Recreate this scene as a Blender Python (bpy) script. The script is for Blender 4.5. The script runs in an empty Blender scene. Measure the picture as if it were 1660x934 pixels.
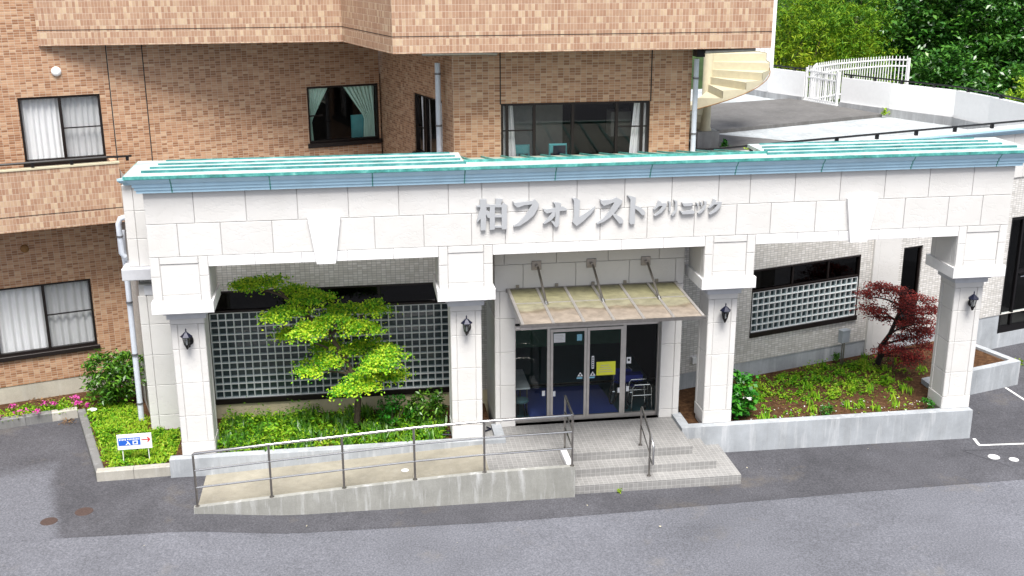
import bpy, math, random
import numpy as np
from mathutils import Vector, Matrix
random.seed(7); rng = np.random.default_rng(11)
R_ = math.radians
scene = bpy.context.scene
# ---------------------------------------------------------------- camera
cam_d = bpy.data.cameras.new('camera'); cam = bpy.data.objects.new('camera', cam_d)
scene.collection.objects.link(cam); scene.camera = cam
cam_d.sensor_fit = 'HORIZONTAL'; cam_d.sensor_width = 36.0; cam_d.lens = 39.557
cam_d.clip_start = 0.1; cam_d.clip_end = 2000
_r = Vector((0.99024633, -0.13927974, -0.00365469)); _u = Vector((0.0439086, 0.28707081, 0.95690249)); _f = Vector((0.13222798, 0.94772966, -0.2903864))
cam.matrix_world = Matrix(((_r.x, _u.x, -_f.x, 4.338), (_r.y, _u.y, -_f.y, -23.306), (_r.z, _u.z, -_f.z, 11.269), (0, 0, 0, 1)))
# ---------------------------------------------------------------- sky, sun, exposure (bright overcast day)
world = bpy.data.worlds.new('World'); scene.world = world; world.use_nodes = True
wn = world.node_tree; wn.nodes.clear()
w_out = wn.nodes.new('ShaderNodeOutputWorld'); w_bg = wn.nodes.new('ShaderNodeBackground')
w_sky = wn.nodes.new('ShaderNodeTexSky'); w_hs = wn.nodes.new('ShaderNodeHueSaturation')
SUN_EL, SUN_AZ = 62.0, 182.0      # azimuth clockwise from +Y (north): the sun stands behind the camera
w_sky.sky_type = 'NISHITA'; w_sky.sun_disc = False
w_sky.sun_elevation = R_(SUN_EL); w_sky.sun_rotation = R_(SUN_AZ)
w_sky.air_density = 1.0; w_sky.dust_density = 4.0; w_sky.ozone_density = 1.0
w_hs.inputs['Saturation'].default_value = 0.6
w_bg.inputs['Strength'].default_value = 0.08
wn.links.new(w_sky.outputs[0], w_hs.inputs['Color']); wn.links.new(w_hs.outputs[0], w_bg.inputs['Color']); wn.links.new(w_bg.outputs[0], w_out.inputs['Surface'])
sun_d = bpy.data.lights.new('sun', 'SUN'); sun = bpy.data.objects.new('sun', sun_d); scene.collection.objects.link(sun)
sun_d.energy = 2.6; sun_d.angle = R_(26); sun_d.color = (1.0, 0.975, 0.945)
_sd = Vector((math.sin(R_(SUN_AZ))*math.cos(R_(SUN_EL)), math.cos(R_(SUN_AZ))*math.cos(R_(SUN_EL)), math.sin(R_(SUN_EL))))
sun.rotation_euler = _sd.to_track_quat('Z', 'Y').to_euler(); sun.location = (10, -30, 40)
scene.view_settings.view_transform = 'Standard'; scene.view_settings.look = 'None'
scene.view_settings.exposure = 1.12; scene.view_settings.gamma = 1.0
scene.cycles.max_bounces = 7; scene.cycles.diffuse_bounces = 2; scene.cycles.transparent_max_bounces = 12
scene.cycles.caustics_reflective = False; scene.cycles.caustics_refractive = False

# ---------------------------------------------------------------- materials
MATS = {}
class NT:
    def __init__(s, name):
        s.m = bpy.data.materials.new(name); s.m.use_nodes = True; s.t = s.m.node_tree; s.t.nodes.clear()
        s.out = s.t.nodes.new('ShaderNodeOutputMaterial'); MATS[name] = s.m
    def n(s, typ, **kw):
        nd = s.t.nodes.new(typ)
        for k, v in kw.items(): setattr(nd, k, v)
        return nd
    def l(s, a, b): s.t.links.new(a, b)
    def math(s, op, a, b=None, c=None):
        nd = s.n('ShaderNodeMath', operation=op)
        for i, x in enumerate((a, b, c)):
            if x is None: continue
            if isinstance(x, (int, float)): nd.inputs[i].default_value = x
            else: s.l(x, nd.inputs[i])
        return nd.outputs[0]
    def mix(s, fac, a, b, blend='MIX'):
        nd = s.n('ShaderNodeMix', data_type='RGBA', blend_type=blend)
        for inp, x in ((nd.inputs[0], fac), (nd.inputs[6], a), (nd.inputs[7], b)):
            if isinstance(x, (int, float)): inp.default_value = x
            elif isinstance(x, tuple): inp.default_value = (*x[:3], 1)
            else: s.l(x, inp)
        return nd.outputs[2]
    def noise(s, scale, detail=4, rough=0.55, vec=None, dim='3D'):
        nd = s.n('ShaderNodeTexNoise', noise_dimensions=dim); nd.inputs['Scale'].default_value = scale
        nd.inputs['Detail'].default_value = detail; nd.inputs['Roughness'].default_value = rough
        if vec is not None: s.l(vec, nd.inputs['Vector'])
        return nd.outputs[0]
    def ramp(s, fac, stops, interp='LINEAR'):
        nd = s.n('ShaderNodeValToRGB'); cr = nd.color_ramp; cr.interpolation = interp
        while len(cr.elements) < len(stops): cr.elements.new(0.5)
        for e, (p, c) in zip(cr.elements, stops):
            e.position = p; e.color = (*(c if isinstance(c, tuple) else (c, c, c)), 1)
        s.l(fac, nd.inputs[0]); return nd.outputs[0]
    def geo(s): return s.n('ShaderNodeNewGeometry').outputs['Position']
    def uv(s): return s.n('ShaderNodeTexCoord').outputs['UV']
    def mapv(s, vec, scale):
        nd = s.n('ShaderNodeMapping'); nd.inputs['Scale'].default_value = scale; s.l(vec, nd.inputs['Vector']); return nd.outputs[0]
    def bsdf(s, col, rough=0.7, metal=0.0, spec=0.4, bump=None, bstr=0.3, bdist=0.01):
        p = s.n('ShaderNodeBsdfPrincipled')
        if isinstance(col, tuple): p.inputs['Base Color'].default_value = (*col, 1)
        else: s.l(col, p.inputs['Base Color'])
        if isinstance(rough, (int, float)): p.inputs['Roughness'].default_value = rough
        else: s.l(rough, p.inputs['Roughness'])
        p.inputs['Metallic'].default_value = metal; p.inputs['Specular IOR Level'].default_value = spec
        if bump is not None:
            b = s.n('ShaderNodeBump'); b.inputs['Strength'].default_value = bstr; b.inputs['Distance'].default_value = bdist
            s.l(bump, b.inputs['Height']); s.l(b.outputs[0], p.inputs['Normal'])
        s.l(p.outputs[0], s.out.inputs['Surface']); return p

def plain(name, col, rough=0.6, metal=0.0, spec=0.4, var=0.12, scale=6.0, bump=0.0):
    t = NT(name); nz = t.noise(scale, 5, 0.6, t.geo())
    c = t.mix(1.0, col, t.ramp(nz, [(0.3, 1-var), (0.7, 1+var*0.3)]), 'MULTIPLY')
    t.bsdf(c, rough, metal, spec, nz if bump else None, bump, 0.01); return t.m

def tile_mat(name, tw, th, stops, mortar, joint, rough=0.45, spec=0.4, stain=0.12, offset=0.0):
    t = NT(name); sep = t.n('ShaderNodeSeparateXYZ'); t.l(t.uv(), sep.inputs[0])
    v = t.math('DIVIDE', sep.outputs[1], th); fv = t.math('FLOOR', v)
    u = t.math('ADD', t.math('DIVIDE', sep.outputs[0], tw), t.math('MULTIPLY', t.math('MODULO', fv, 2.0), offset)); fu = t.math('FLOOR', u)
    cb = t.n('ShaderNodeCombineXYZ'); t.l(fu, cb.inputs[0]); t.l(fv, cb.inputs[1])
    wn_ = t.n('ShaderNodeTexWhiteNoise', noise_dimensions='2D'); t.l(cb.outputs[0], wn_.inputs['Vector'])
    col = t.ramp(wn_.outputs['Value'], stops, 'LINEAR')
    du = t.math('SUBTRACT', u, fu); dv = t.math('SUBTRACT', v, fv)
    eu = t.math('MULTIPLY', t.math('MINIMUM', du, t.math('SUBTRACT', 1.0, du)), tw)
    ev = t.math('MULTIPLY', t.math('MINIMUM', dv, t.math('SUBTRACT', 1.0, dv)), th)
    e = t.math('MINIMUM', eu, ev); mask = t.math('GREATER_THAN', e, joint/2)
    st = t.ramp(t.noise(0.55, 5, 0.6, t.mapv(t.geo(), (1, 1, 0.45))), [(0.3, 1-stain), (0.65, 1.0)])
    fine = t.ramp(t.noise(14, 3, 0.6, t.geo()), [(0.3, 0.93), (0.7, 1.04)])
    c = t.mix(mask, mortar, col); c = t.mix(1.0, t.mix(1.0, c, st, 'MULTIPLY'), fine, 'MULTIPLY')
    hgt = t.math('MINIMUM', t.math('DIVIDE', e, joint), 1.0)
    t.bsdf(c, t.math('ADD', t.math('MULTIPLY', wn_.outputs['Value'], 0.15), rough), 0, spec, hgt, 0.5, 0.006); return t.m

BR = [(0.0, (0.29, 0.138, 0.068)), (0.26, (0.33, 0.163, 0.083)), (0.34, (0.40, 0.213, 0.115)), (0.62, (0.46, 0.255, 0.143)), (0.82, (0.49, 0.29, 0.17)), (1.0, (0.55, 0.36, 0.225))]
tile_mat('brick_tile', 0.135, 0.058, BR, (0.50, 0.40, 0.31), 0.009)
BO = [(0.0, (0.36, 0.205, 0.128)), (0.3, (0.40, 0.24, 0.152)), (0.6, (0.43, 0.27, 0.175)), (0.8, (0.49, 0.335, 0.22)), (1.0, (0.57, 0.43, 0.285))]
tile_mat('brick_tile_upright', 0.072, 0.142, BO, (0.56, 0.43, 0.34), 0.008, stain=0.06)
tile_mat('white_tile', 0.112, 0.058, [(0.0, (0.60, 0.58, 0.54)), (0.5, (0.70, 0.68, 0.64)), (1.0, (0.80, 0.78, 0.75))], (0.38, 0.37, 0.36), 0.009, 0.35, 0.4, 0.14)
tile_mat('floor_tile', 0.108, 0.108, [(0.0, (0.285, 0.28, 0.272)), (0.5, (0.30, 0.295, 0.287)), (1.0, (0.325, 0.32, 0.31))], (0.42, 0.415, 0.40), 0.011, 0.6, 0.3, 0.3)

def m_stone():
    t = NT('stone_cladding'); g = t.geo()
    oi = t.n('ShaderNodeObjectInfo').outputs['Random']
    wv = t.noise(1.9, 5, 0.6, t.mapv(g, (1.0, 1.0, 1.7)))
    st = t.noise(1.2, 4, 0.55, g)
    c = t.mix(1.0, (0.67, 0.66, 0.64), t.ramp(oi, [(0, 0.95), (1, 1.02)]), 'MULTIPLY')
    c = t.mix(1.0, c, t.ramp(st, [(0.3, (0.95, 0.945, 0.935)), (0.6, (1, 1, 1))]), 'MULTIPLY')
    ridge = t.math('ABSOLUTE', t.math('SUBTRACT', wv, 0.5))
    t.bsdf(c, 0.62, 0, 0.35, t.ramp(ridge, [(0.0, 0.0), (0.02, 0.8), (0.2, 1.0)]), 0.28, 0.010)
m_stone()
plain('stone_joint', (0.60, 0.59, 0.57), 0.8)
plain('stone_smooth', (0.86, 0.855, 0.85), 0.55, var=0.07)
plain('stone_grey', (0.56, 0.57, 0.60), 0.6, var=0.1)

def m_concrete(name, col, streak=0.35, white=0.35, rough=0.85):
    t = NT(name); g = t.geo()
    big = t.noise(0.9, 6, 0.65, g); stn = t.noise(2.4, 5, 0.65, t.mapv(g, (2.5, 2.5, 0.3))); fine = t.noise(60, 3, 0.7, g)
    c = t.mix(1.0, col, t.ramp(big, [(0.3, 0.72), (0.7, 1.12)]), 'MULTIPLY')
    c = t.mix(t.ramp(stn, [(0.52, 0.0), (0.72, white)]), c, (0.72, 0.73, 0.74))
    c = t.mix(t.ramp(t.noise(1.7, 5, 0.7, t.mapv(g, (3, 3, 0.25))), [(0.5, 0.0), (0.75, streak)]), c, (0.16, 0.155, 0.13))
    c = t.mix(1.0, c, t.ramp(fine, [(0.3, 0.88), (0.7, 1.08)]), 'MULTIPLY')
    t.bsdf(c, rough, 0, 0.25, fine, 0.2, 0.004)
m_concrete('concrete', (0.40, 0.405, 0.41)); m_concrete('concrete_wall', (0.40, 0.425, 0.45), 0.22, 0.45)
m_concrete('concrete_plinth', (0.46, 0.43, 0.36), 0.12, 0.1); m_concrete('concrete_cream', (0.66, 0.58, 0.38), 0.12, 0.1); m_concrete('concrete_ramp', (0.33, 0.305, 0.245), 0.3, 0.06)
m_concrete('concrete_edge', (0.33, 0.33, 0.305), 0.3, 0.5); m_concrete('kerb_concrete', (0.20, 0.20, 0.195), 0.3, 0.15); m_concrete('kerb_pale', (0.44, 0.42, 0.37), 0.3, 0.3)
m_concrete('membrane_dark', (0.15, 0.145, 0.14), 0.35, 0.08); m_concrete('membrane_pale', (0.44, 0.47, 0.48), 0.35, 0.5)
m_concrete('soffit', (0.07, 0.06, 0.05), 0.2, 0.0); plain('parapet_white', (0.88, 0.88, 0.87), 0.6, var=0.04)

def m_asphalt(name, c0, brown, stain):
    t = NT(name); g = t.geo(); fine = t.noise(26, 3, 0.85, g); mid = t.noise(0.8, 6, 0.62, g); big = t.noise(0.16, 4, 0.6, g)
    c = t.mix(1.0, c0, t.ramp(fine, [(0.34, 0.62), (0.5, 0.95), (0.68, 1.45)]), 'MULTIPLY')
    c = t.mix(1.0, c, t.ramp(mid, [(0.3, 1-stain), (0.65, 1.1)]), 'MULTIPLY')
    c = t.mix(1.0, c, t.ramp(big, [(0.3, 0.8), (0.7, 1.12)]), 'MULTIPLY')
    c = t.mix(t.ramp(t.noise(0.5, 6, 0.7, g), [(0.58, 0.0), (0.75, 0.5)]), c, brown)
    dk = t.ramp(t.noise(0.35, 5, 0.6, t.mapv(g, (1.0, 3.0, 1.0))), [(0.55, 1.0), (0.8, 0.86)])
    vo = t.n('ShaderNodeTexVoronoi', feature='DISTANCE_TO_EDGE'); vo.inputs['Scale'].default_value = 0.33
    wob = t.n('ShaderNodeVectorMath', operation='ADD'); nv = t.n('ShaderNodeTexNoise'); nv.inputs['Scale'].default_value = 1.1; t.l(g, nv.inputs['Vector'])
    t.l(g, wob.inputs[0]); t.l(nv.outputs['Color'], wob.inputs[1]); t.l(wob.outputs[0], vo.inputs['Vector'])
    crk = t.ramp(vo.outputs['Distance'], [(0.0, 0.88), (0.003, 1.0)])
    c = t.mix(1.0, t.mix(1.0, c, dk, 'MULTIPLY'), crk, 'MULTIPLY')
    if name == 'asphalt_apron':               # old pale surfacing shows again left of the newer dark strip
        sp = t.n('ShaderNodeSeparateXYZ'); t.l(g, sp.inputs[0]); nz = t.math('MULTIPLY', t.math('SUBTRACT', t.noise(0.9, 5, 0.6, g), 0.5), 1.6)
        def sst(v, a, b):
            mr = t.n('ShaderNodeMapRange', interpolation_type='SMOOTHSTEP'); mr.inputs['From Min'].default_value = a; mr.inputs['From Max'].default_value = b; t.l(v, mr.inputs['Value']); return mr.outputs[0]
        k = t.math('MAXIMUM', sst(t.math('ADD', t.math('ADD', sp.outputs[0], t.math('MULTIPLY', sp.outputs[1], 0.25)), t.math('MULTIPLY', nz, 0.3)), -2.65, -2.3), sst(t.math('ADD', sp.outputs[1], nz), 0.3, 1.5))
        pale = t.mix(1.0, (0.140, 0.144, 0.163), t.ramp(fine, [(0.34, 0.62), (0.5, 0.95), (0.68, 1.45)]), 'MULTIPLY')
        c = t.mix(k, pale, c)
    t.bsdf(c, 0.88, 0, 0.25, fine, 0.5, 0.006)
m_asphalt('asphalt_road', (0.140, 0.144, 0.163), (0.20, 0.18, 0.15), 0.06)
m_asphalt('asphalt_apron', (0.086, 0.086, 0.096), (0.17, 0.145, 0.11), 0.25)

def m_soil():
    t = NT('soil'); g = t.geo()
    c = t.ramp(t.noise(9, 6, 0.7, g), [(0.3, (0.035, 0.018, 0.010)), (0.55, (0.10, 0.052, 0.026)), (0.75, (0.19, 0.115, 0.06))])
    t.bsdf(c, 0.95, 0, 0.1, t.noise(22, 4, 0.7, g), 0.9, 0.03)
m_soil()
def m_teal():
    t = NT('copper_teal'); g = t.geo()
    c = t.ramp(t.noise(5, 6, 0.75, t.mapv(g, (1, 1, 1))), [(0.25, (0.02, 0.10, 0.09)), (0.5, (0.06, 0.30, 0.27)), (0.62, (0.13, 0.44, 0.40)), (0.75, (0.42, 0.66, 0.60))])
    t.bsdf(c, 0.5, 0.0, 0.5)
m_teal()
def m_rooftop():
    t = NT('roof_sheet'); g = t.geo()
    c = t.mix(t.ramp(t.noise(1.6, 6, 0.7, t.mapv(g, (0.7, 2, 1))), [(0.5, 0.0), (0.7, 0.8)]), (0.54, 0.61, 0.59), (0.14, 0.30, 0.28))
    t.bsdf(c, 0.45, 0.0, 0.5)
m_rooftop()
t_ = NT('copper_cyan'); t_.bsdf(t_.ramp(t_.noise(3.5, 6, 0.75, t_.mapv(t_.geo(), (0.6, 1, 1))), [(0.3, (0.015, 0.11, 0.11)), (0.5, (0.05, 0.23, 0.23)), (0.62, (0.13, 0.34, 0.33)), (0.75, (0.36, 0.50, 0.48))]), 0.5, 0, 0.4)
plain('roof_sheet_flat', (0.44, 0.46, 0.38), 0.5, var=0.25, scale=2)
plain('cornice_blue', (0.46, 0.68, 0.82), 0.45, var=0.1, scale=3)
plain('black_metal', (0.012, 0.011, 0.012), 0.35, 0.3)
plain('bronze_frame', (0.018, 0.013, 0.012), 0.4, 0.3)
plain('steel', (0.62, 0.61, 0.60), 0.25, 1.0, var=0.1, scale=14)
plain('steel_post', (0.32, 0.30, 0.28), 0.35, 0.9, var=0.2, scale=9)
plain('aluminium', (0.60, 0.57, 0.54), 0.4, 0.7)
plain('letter_metal', (0.50, 0.515, 0.53), 0.4, 0.25, var=0.05)
plain('pvc_pipe', (0.62, 0.67, 0.74), 0.4)
plain('pipe_band', (0.20, 0.20, 0.21), 0.5, 0.6)
plain('white_paint', (0.82, 0.82, 0.81), 0.6, var=0.06); plain('cream_paint', (0.58, 0.53, 0.38), 0.5, var=0.1)
plain('rust', (0.30, 0.16, 0.06), 0.8, var=0.4)
plain('line_paint', (0.72, 0.72, 0.71), 0.7, var=0.25, scale=12)
plain('grey_box', (0.42, 0.46, 0.50), 0.5); plain('iron_cover', (0.11, 0.075, 0.065), 0.75, 0.4, var=0.3, scale=30, bump=0.5)
plain('bark', (0.10, 0.075, 0.05), 0.9, var=0.4, scale=18, bump=0.8); plain('bark_dark', (0.028, 0.02, 0.018), 0.9, var=0.4, scale=18, bump=0.8)
plain('interior_dark', (0.02, 0.018, 0.018), 0.9); plain('interior_wall', (0.16, 0.16, 0.15), 0.9); plain('interior_reflection_green', (0.10, 0.24, 0.17), 0.8)
plain('carpet_blue', (0.10, 0.15, 0.50), 0.95, var=0.3, scale=60); plain('lino_teal', (0.06, 0.13, 0.15), 0.5)
plain('fabric_blue', (0.02, 0.03, 0.22), 0.8); plain('teal_plastic', (0.08, 0.34, 0.36), 0.5); plain('rubber', (0.02, 0.02, 0.02), 0.7)
plain('table_top', (0.62, 0.66, 0.68), 0.4); plain('yellow_paper', (0.80, 0.82, 0.06), 0.7, var=0.04); plain('white_paper', (0.80, 0.82, 0.84), 0.7, var=0.04)
plain('sticker_blue', (0.25, 0.55, 0.70), 0.6, var=0.04); plain('sign_blue', (0.02, 0.12, 0.55), 0.5, var=0.05); plain('sign_red', (0.60, 0.03, 0.03), 0.5); plain('ink', (0.03, 0.03, 0.03), 0.7)
plain('lamp_navy', (0.008, 0.010, 0.028), 0.4, 0.2)
plain('mortar_pale', (0.78, 0.80, 0.80), 0.7, var=0.08)
def m_poly():
    t = NT('canopy_sheet'); g = t.geo(); sep = t.n('ShaderNodeSeparateXYZ'); t.l(g, sep.inputs[0])
    edge = t.math('ADD', sep.outputs[1], t.math('MULTIPLY', t.noise(1.3, 5, 0.6, g), 0.9))
    c = t.ramp(t.math('ADD', t.math('MULTIPLY', edge, 0.4), 0.35), [(0.0, (0.33, 0.28, 0.23)), (0.26, (0.29, 0.24, 0.19)), (0.32, (0.20, 0.16, 0.11)), (0.37, (0.28, 0.26, 0.18)), (0.6, (0.25, 0.235, 0.14)), (0.95, (0.20, 0.19, 0.09))])
    c = t.mix(1.0, c, t.ramp(t.noise(4, 6, 0.7, g), [(0.3, 0.6), (0.7, 1.15)]), 'MULTIPLY')
    p = t.bsdf(c, 0.4, 0, 0.4); p.inputs['Transmission Weight'].default_value = 0.0
m_poly()
def m_glass(name, tint, refl, gloss=0.02):
    t = NT(name); tr = t.n('ShaderNodeBsdfTransparent'); tr.inputs[0].default_value = (*tint, 1)
    gl = t.n('ShaderNodeBsdfGlossy'); gl.inputs['Roughness'].default_value = gloss
    lw = t.n('ShaderNodeLayerWeight'); lw.inputs[0].default_value = 0.5; fc = t.math('ADD', 0.04, t.math('MULTIPLY', t.math('POWER', lw.outputs['Facing'], 4.0), 0.8))
    mx = t.n('ShaderNodeMixShader'); t.l(t.math('MINIMUM', t.math('MULTIPLY', fc, refl), 1.0), mx.inputs[0]); t.l(tr.outputs[0], mx.inputs[1]); t.l(gl.outputs[0], mx.inputs[2]); t.l(mx.outputs[0], t.out.inputs['Surface'])
m_glass('window_glass', (0.96, 0.97, 0.97), 1.0); m_glass('door_glass', (0.88, 0.93, 0.93), 0.55); m_glass('dark_glass', (0.05, 0.055, 0.06), 0.7); m_glass('lamp_glass', (0.7, 0.72, 0.72), 2.5)
def m_screen():
    t = NT('insect_screen'); tr = t.n('ShaderNodeBsdfTransparent'); d = t.n('ShaderNodeBsdfDiffuse'); d.inputs[0].default_value = (0.10, 0.11, 0.12, 1)
    mx = t.n('ShaderNodeMixShader'); mx.inputs[0].default_value = 0.2; t.l(tr.outputs[0], mx.inputs[1]); t.l(d.outputs[0], mx.inputs[2]); t.l(mx.outputs[0], t.out.inputs['Surface'])
m_screen()
def m_fabric(name, col, tr=0.35):
    t = NT(name); d = t.n('ShaderNodeBsdfDiffuse'); d.inputs[0].default_value = (*col, 1); tl = t.n('ShaderNodeBsdfTranslucent'); tl.inputs[0].default_value = (*col, 1)
    mx = t.n('ShaderNodeMixShader'); mx.inputs[0].default_value = tr; t.l(d.outputs[0], mx.inputs[1]); t.l(tl.outputs[0], mx.inputs[2]); t.l(mx.outputs[0], t.out.inputs['Surface'])
m_fabric('curtain_white', (0.90, 0.90, 0.91), 0.1); m_fabric('curtain_mint', (0.62, 0.88, 0.76), 0.1)
def m_block():
    t = NT('glass_block'); g = t.geo()
    nz = t.noise(38, 2, 0.5, g)
    p = t.bsdf(t.ramp(t.n('ShaderNodeObjectInfo').outputs['Random'], [(0.0, (0.05, 0.075, 0.085)), (0.8, (0.09, 0.125, 0.135)), (1.0, (0.14, 0.18, 0.19))]), 0.08, 0, 0.7, nz, 0.25, 0.01)
m_block()
plain('block_edge', (0.40, 0.48, 0.50), 0.2, var=0.15, scale=20)
plain('block_core', (0.045, 0.065, 0.07), 0.1, var=0.3, scale=20)
def m_leaf(name, stops, tr=0.3, rough=0.55, spec=0.3, clump=0.35, cs=1.5):
    t = NT(name); a = t.n('ShaderNodeAttribute', attribute_name='rnd')
    f = t.math('ADD', t.math('MULTIPLY', a.outputs['Fac'], 1-clump), t.math('MULTIPLY', t.math('MULTIPLY', t.math('SUBTRACT', t.noise(cs, 3, 0.6, t.geo()), 0.25), 2.0), clump))
    c = t.ramp(f, stops); p = t.n('ShaderNodeBsdfPrincipled'); t.l(c, p.inputs['Base Color']); p.inputs['Roughness'].default_value = rough; p.inputs['Specular IOR Level'].default_value = spec
    tl = t.n('ShaderNodeBsdfTranslucent'); t.l(c, tl.inputs[0]); mx = t.n('ShaderNodeMixShader'); mx.inputs[0].default_value = tr
    t.l(p.outputs[0], mx.inputs[1]); t.l(tl.outputs[0], mx.inputs[2]); t.l(mx.outputs[0], t.out.inputs['Surface'])
m_leaf('leaf_maple', [(0.05, (0.03, 0.16, 0.006)), (0.3, (0.09, 0.33, 0.010)), (0.5, (0.28, 0.56, 0.015)), (0.8, (0.60, 0.74, 0.04))], 0.35)
m_leaf('leaf_red', [(0.1, (0.04, 0.006, 0.006)), (0.45, (0.16, 0.016, 0.013)), (0.75, (0.38, 0.04, 0.03)), (1.0, (0.55, 0.10, 0.07))])
m_leaf('leaf_shrub', [(0.1, (0.02, 0.08, 0.008)), (0.55, (0.075, 0.22, 0.015)), (1.0, (0.24, 0.42, 0.04))], 0.2, 0.35, 0.5)
m_leaf('leaf_cover', [(0.1, (0.03, 0.12, 0.006)), (0.35, (0.09, 0.28, 0.010)), (0.6, (0.24, 0.44, 0.015)), (0.9, (0.44, 0.48, 0.06))], 0.25, 0.6, 0.2, 0.5, 1.0)
m_leaf('leaf_hydrangea', [(0.1, (0.012, 0.09, 0.008)), (0.6, (0.04, 0.24, 0.015)), (1.0, (0.12, 0.38, 0.03))], 0.2, 0.4, 0.4)
m_leaf('leaf_bamboo', [(0.1, (0.02, 0.08, 0.006)), (0.35, (0.06, 0.18, 0.010)), (0.6, (0.19, 0.33, 0.015)), (1.0, (0.48, 0.52, 0.03))], 0.3, 0.6, 0.2, 0.6, 0.30)
m_leaf('leaf_oak', [(0.1, (0.008, 0.045, 0.006)), (0.45, (0.035, 0.14, 0.016)), (0.8, (0.11, 0.28, 0.035)), (1.0, (0.28, 0.36, 0.07))], 0.15, 0.3, 0.5, 0.45, 0.5)
m_leaf('leaf_lime', [(0.1, (0.16, 0.32, 0.01)), (1.0, (0.46, 0.60, 0.04))], 0.3)
m_leaf('petal_pink', [(0.1, (0.55, 0.03, 0.30)), (1.0, (0.85, 0.16, 0.55))], 0.3)
m_leaf('leaf_dry', [(0.1, (0.10, 0.05, 0.02)), (1.0, (0.30, 0.18, 0.08))], 0.1)
m_leaf('leaf_white', [(0.1, (0.7, 0.7, 0.65)), (1.0, (0.85, 0.85, 0.8))], 0.1)
plain('hill_green', (0.03, 0.06, 0.015), 0.95, var=0.5, scale=0.5)

# ---------------------------------------------------------------- mesh helpers
COL = scene.collection
WP = {}                                   # world position of every parent (no parent is rotated)
def thing(name, label, cat, loc=(0, 0, 0), group=None):
    o = bpy.data.objects.new(name, None); COL.objects.link(o); o.empty_display_size = 0.2
    o.location = loc; WP[o] = Vector(loc); o['label'] = label; o['category'] = cat
    if group: o['group'] = group
    return o
def tag(o, label, cat, group=None):
    o['label'] = label; o['category'] = cat
    if group: o['group'] = group
    return o
def struct(o): o['kind'] = 'structure'; return o
def stuff(o): o['kind'] = 'stuff'; return o
def put(name, me, parent=None, loc=(0, 0, 0), rotz=0.0):
    o = bpy.data.objects.new(name, me); COL.objects.link(o)
    loc = Vector(loc)
    if parent is not None: o.parent = parent; o.location = loc - WP[parent]
    else: o.location = loc
    o.rotation_euler = (0, 0, rotz); WP[o] = loc
    return o
def fr(ox, oy, deg):                       # a wall frame: local x along the wall, local -y outwards
    a = R_(deg); return (ox, oy, math.cos(a), math.sin(a))
WORLD = fr(0, 0, 0)
def tw(F, x, y, z): return (F[0]+x*F[2]-y*F[3], F[1]+x*F[3]+y*F[2], z)
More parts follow.
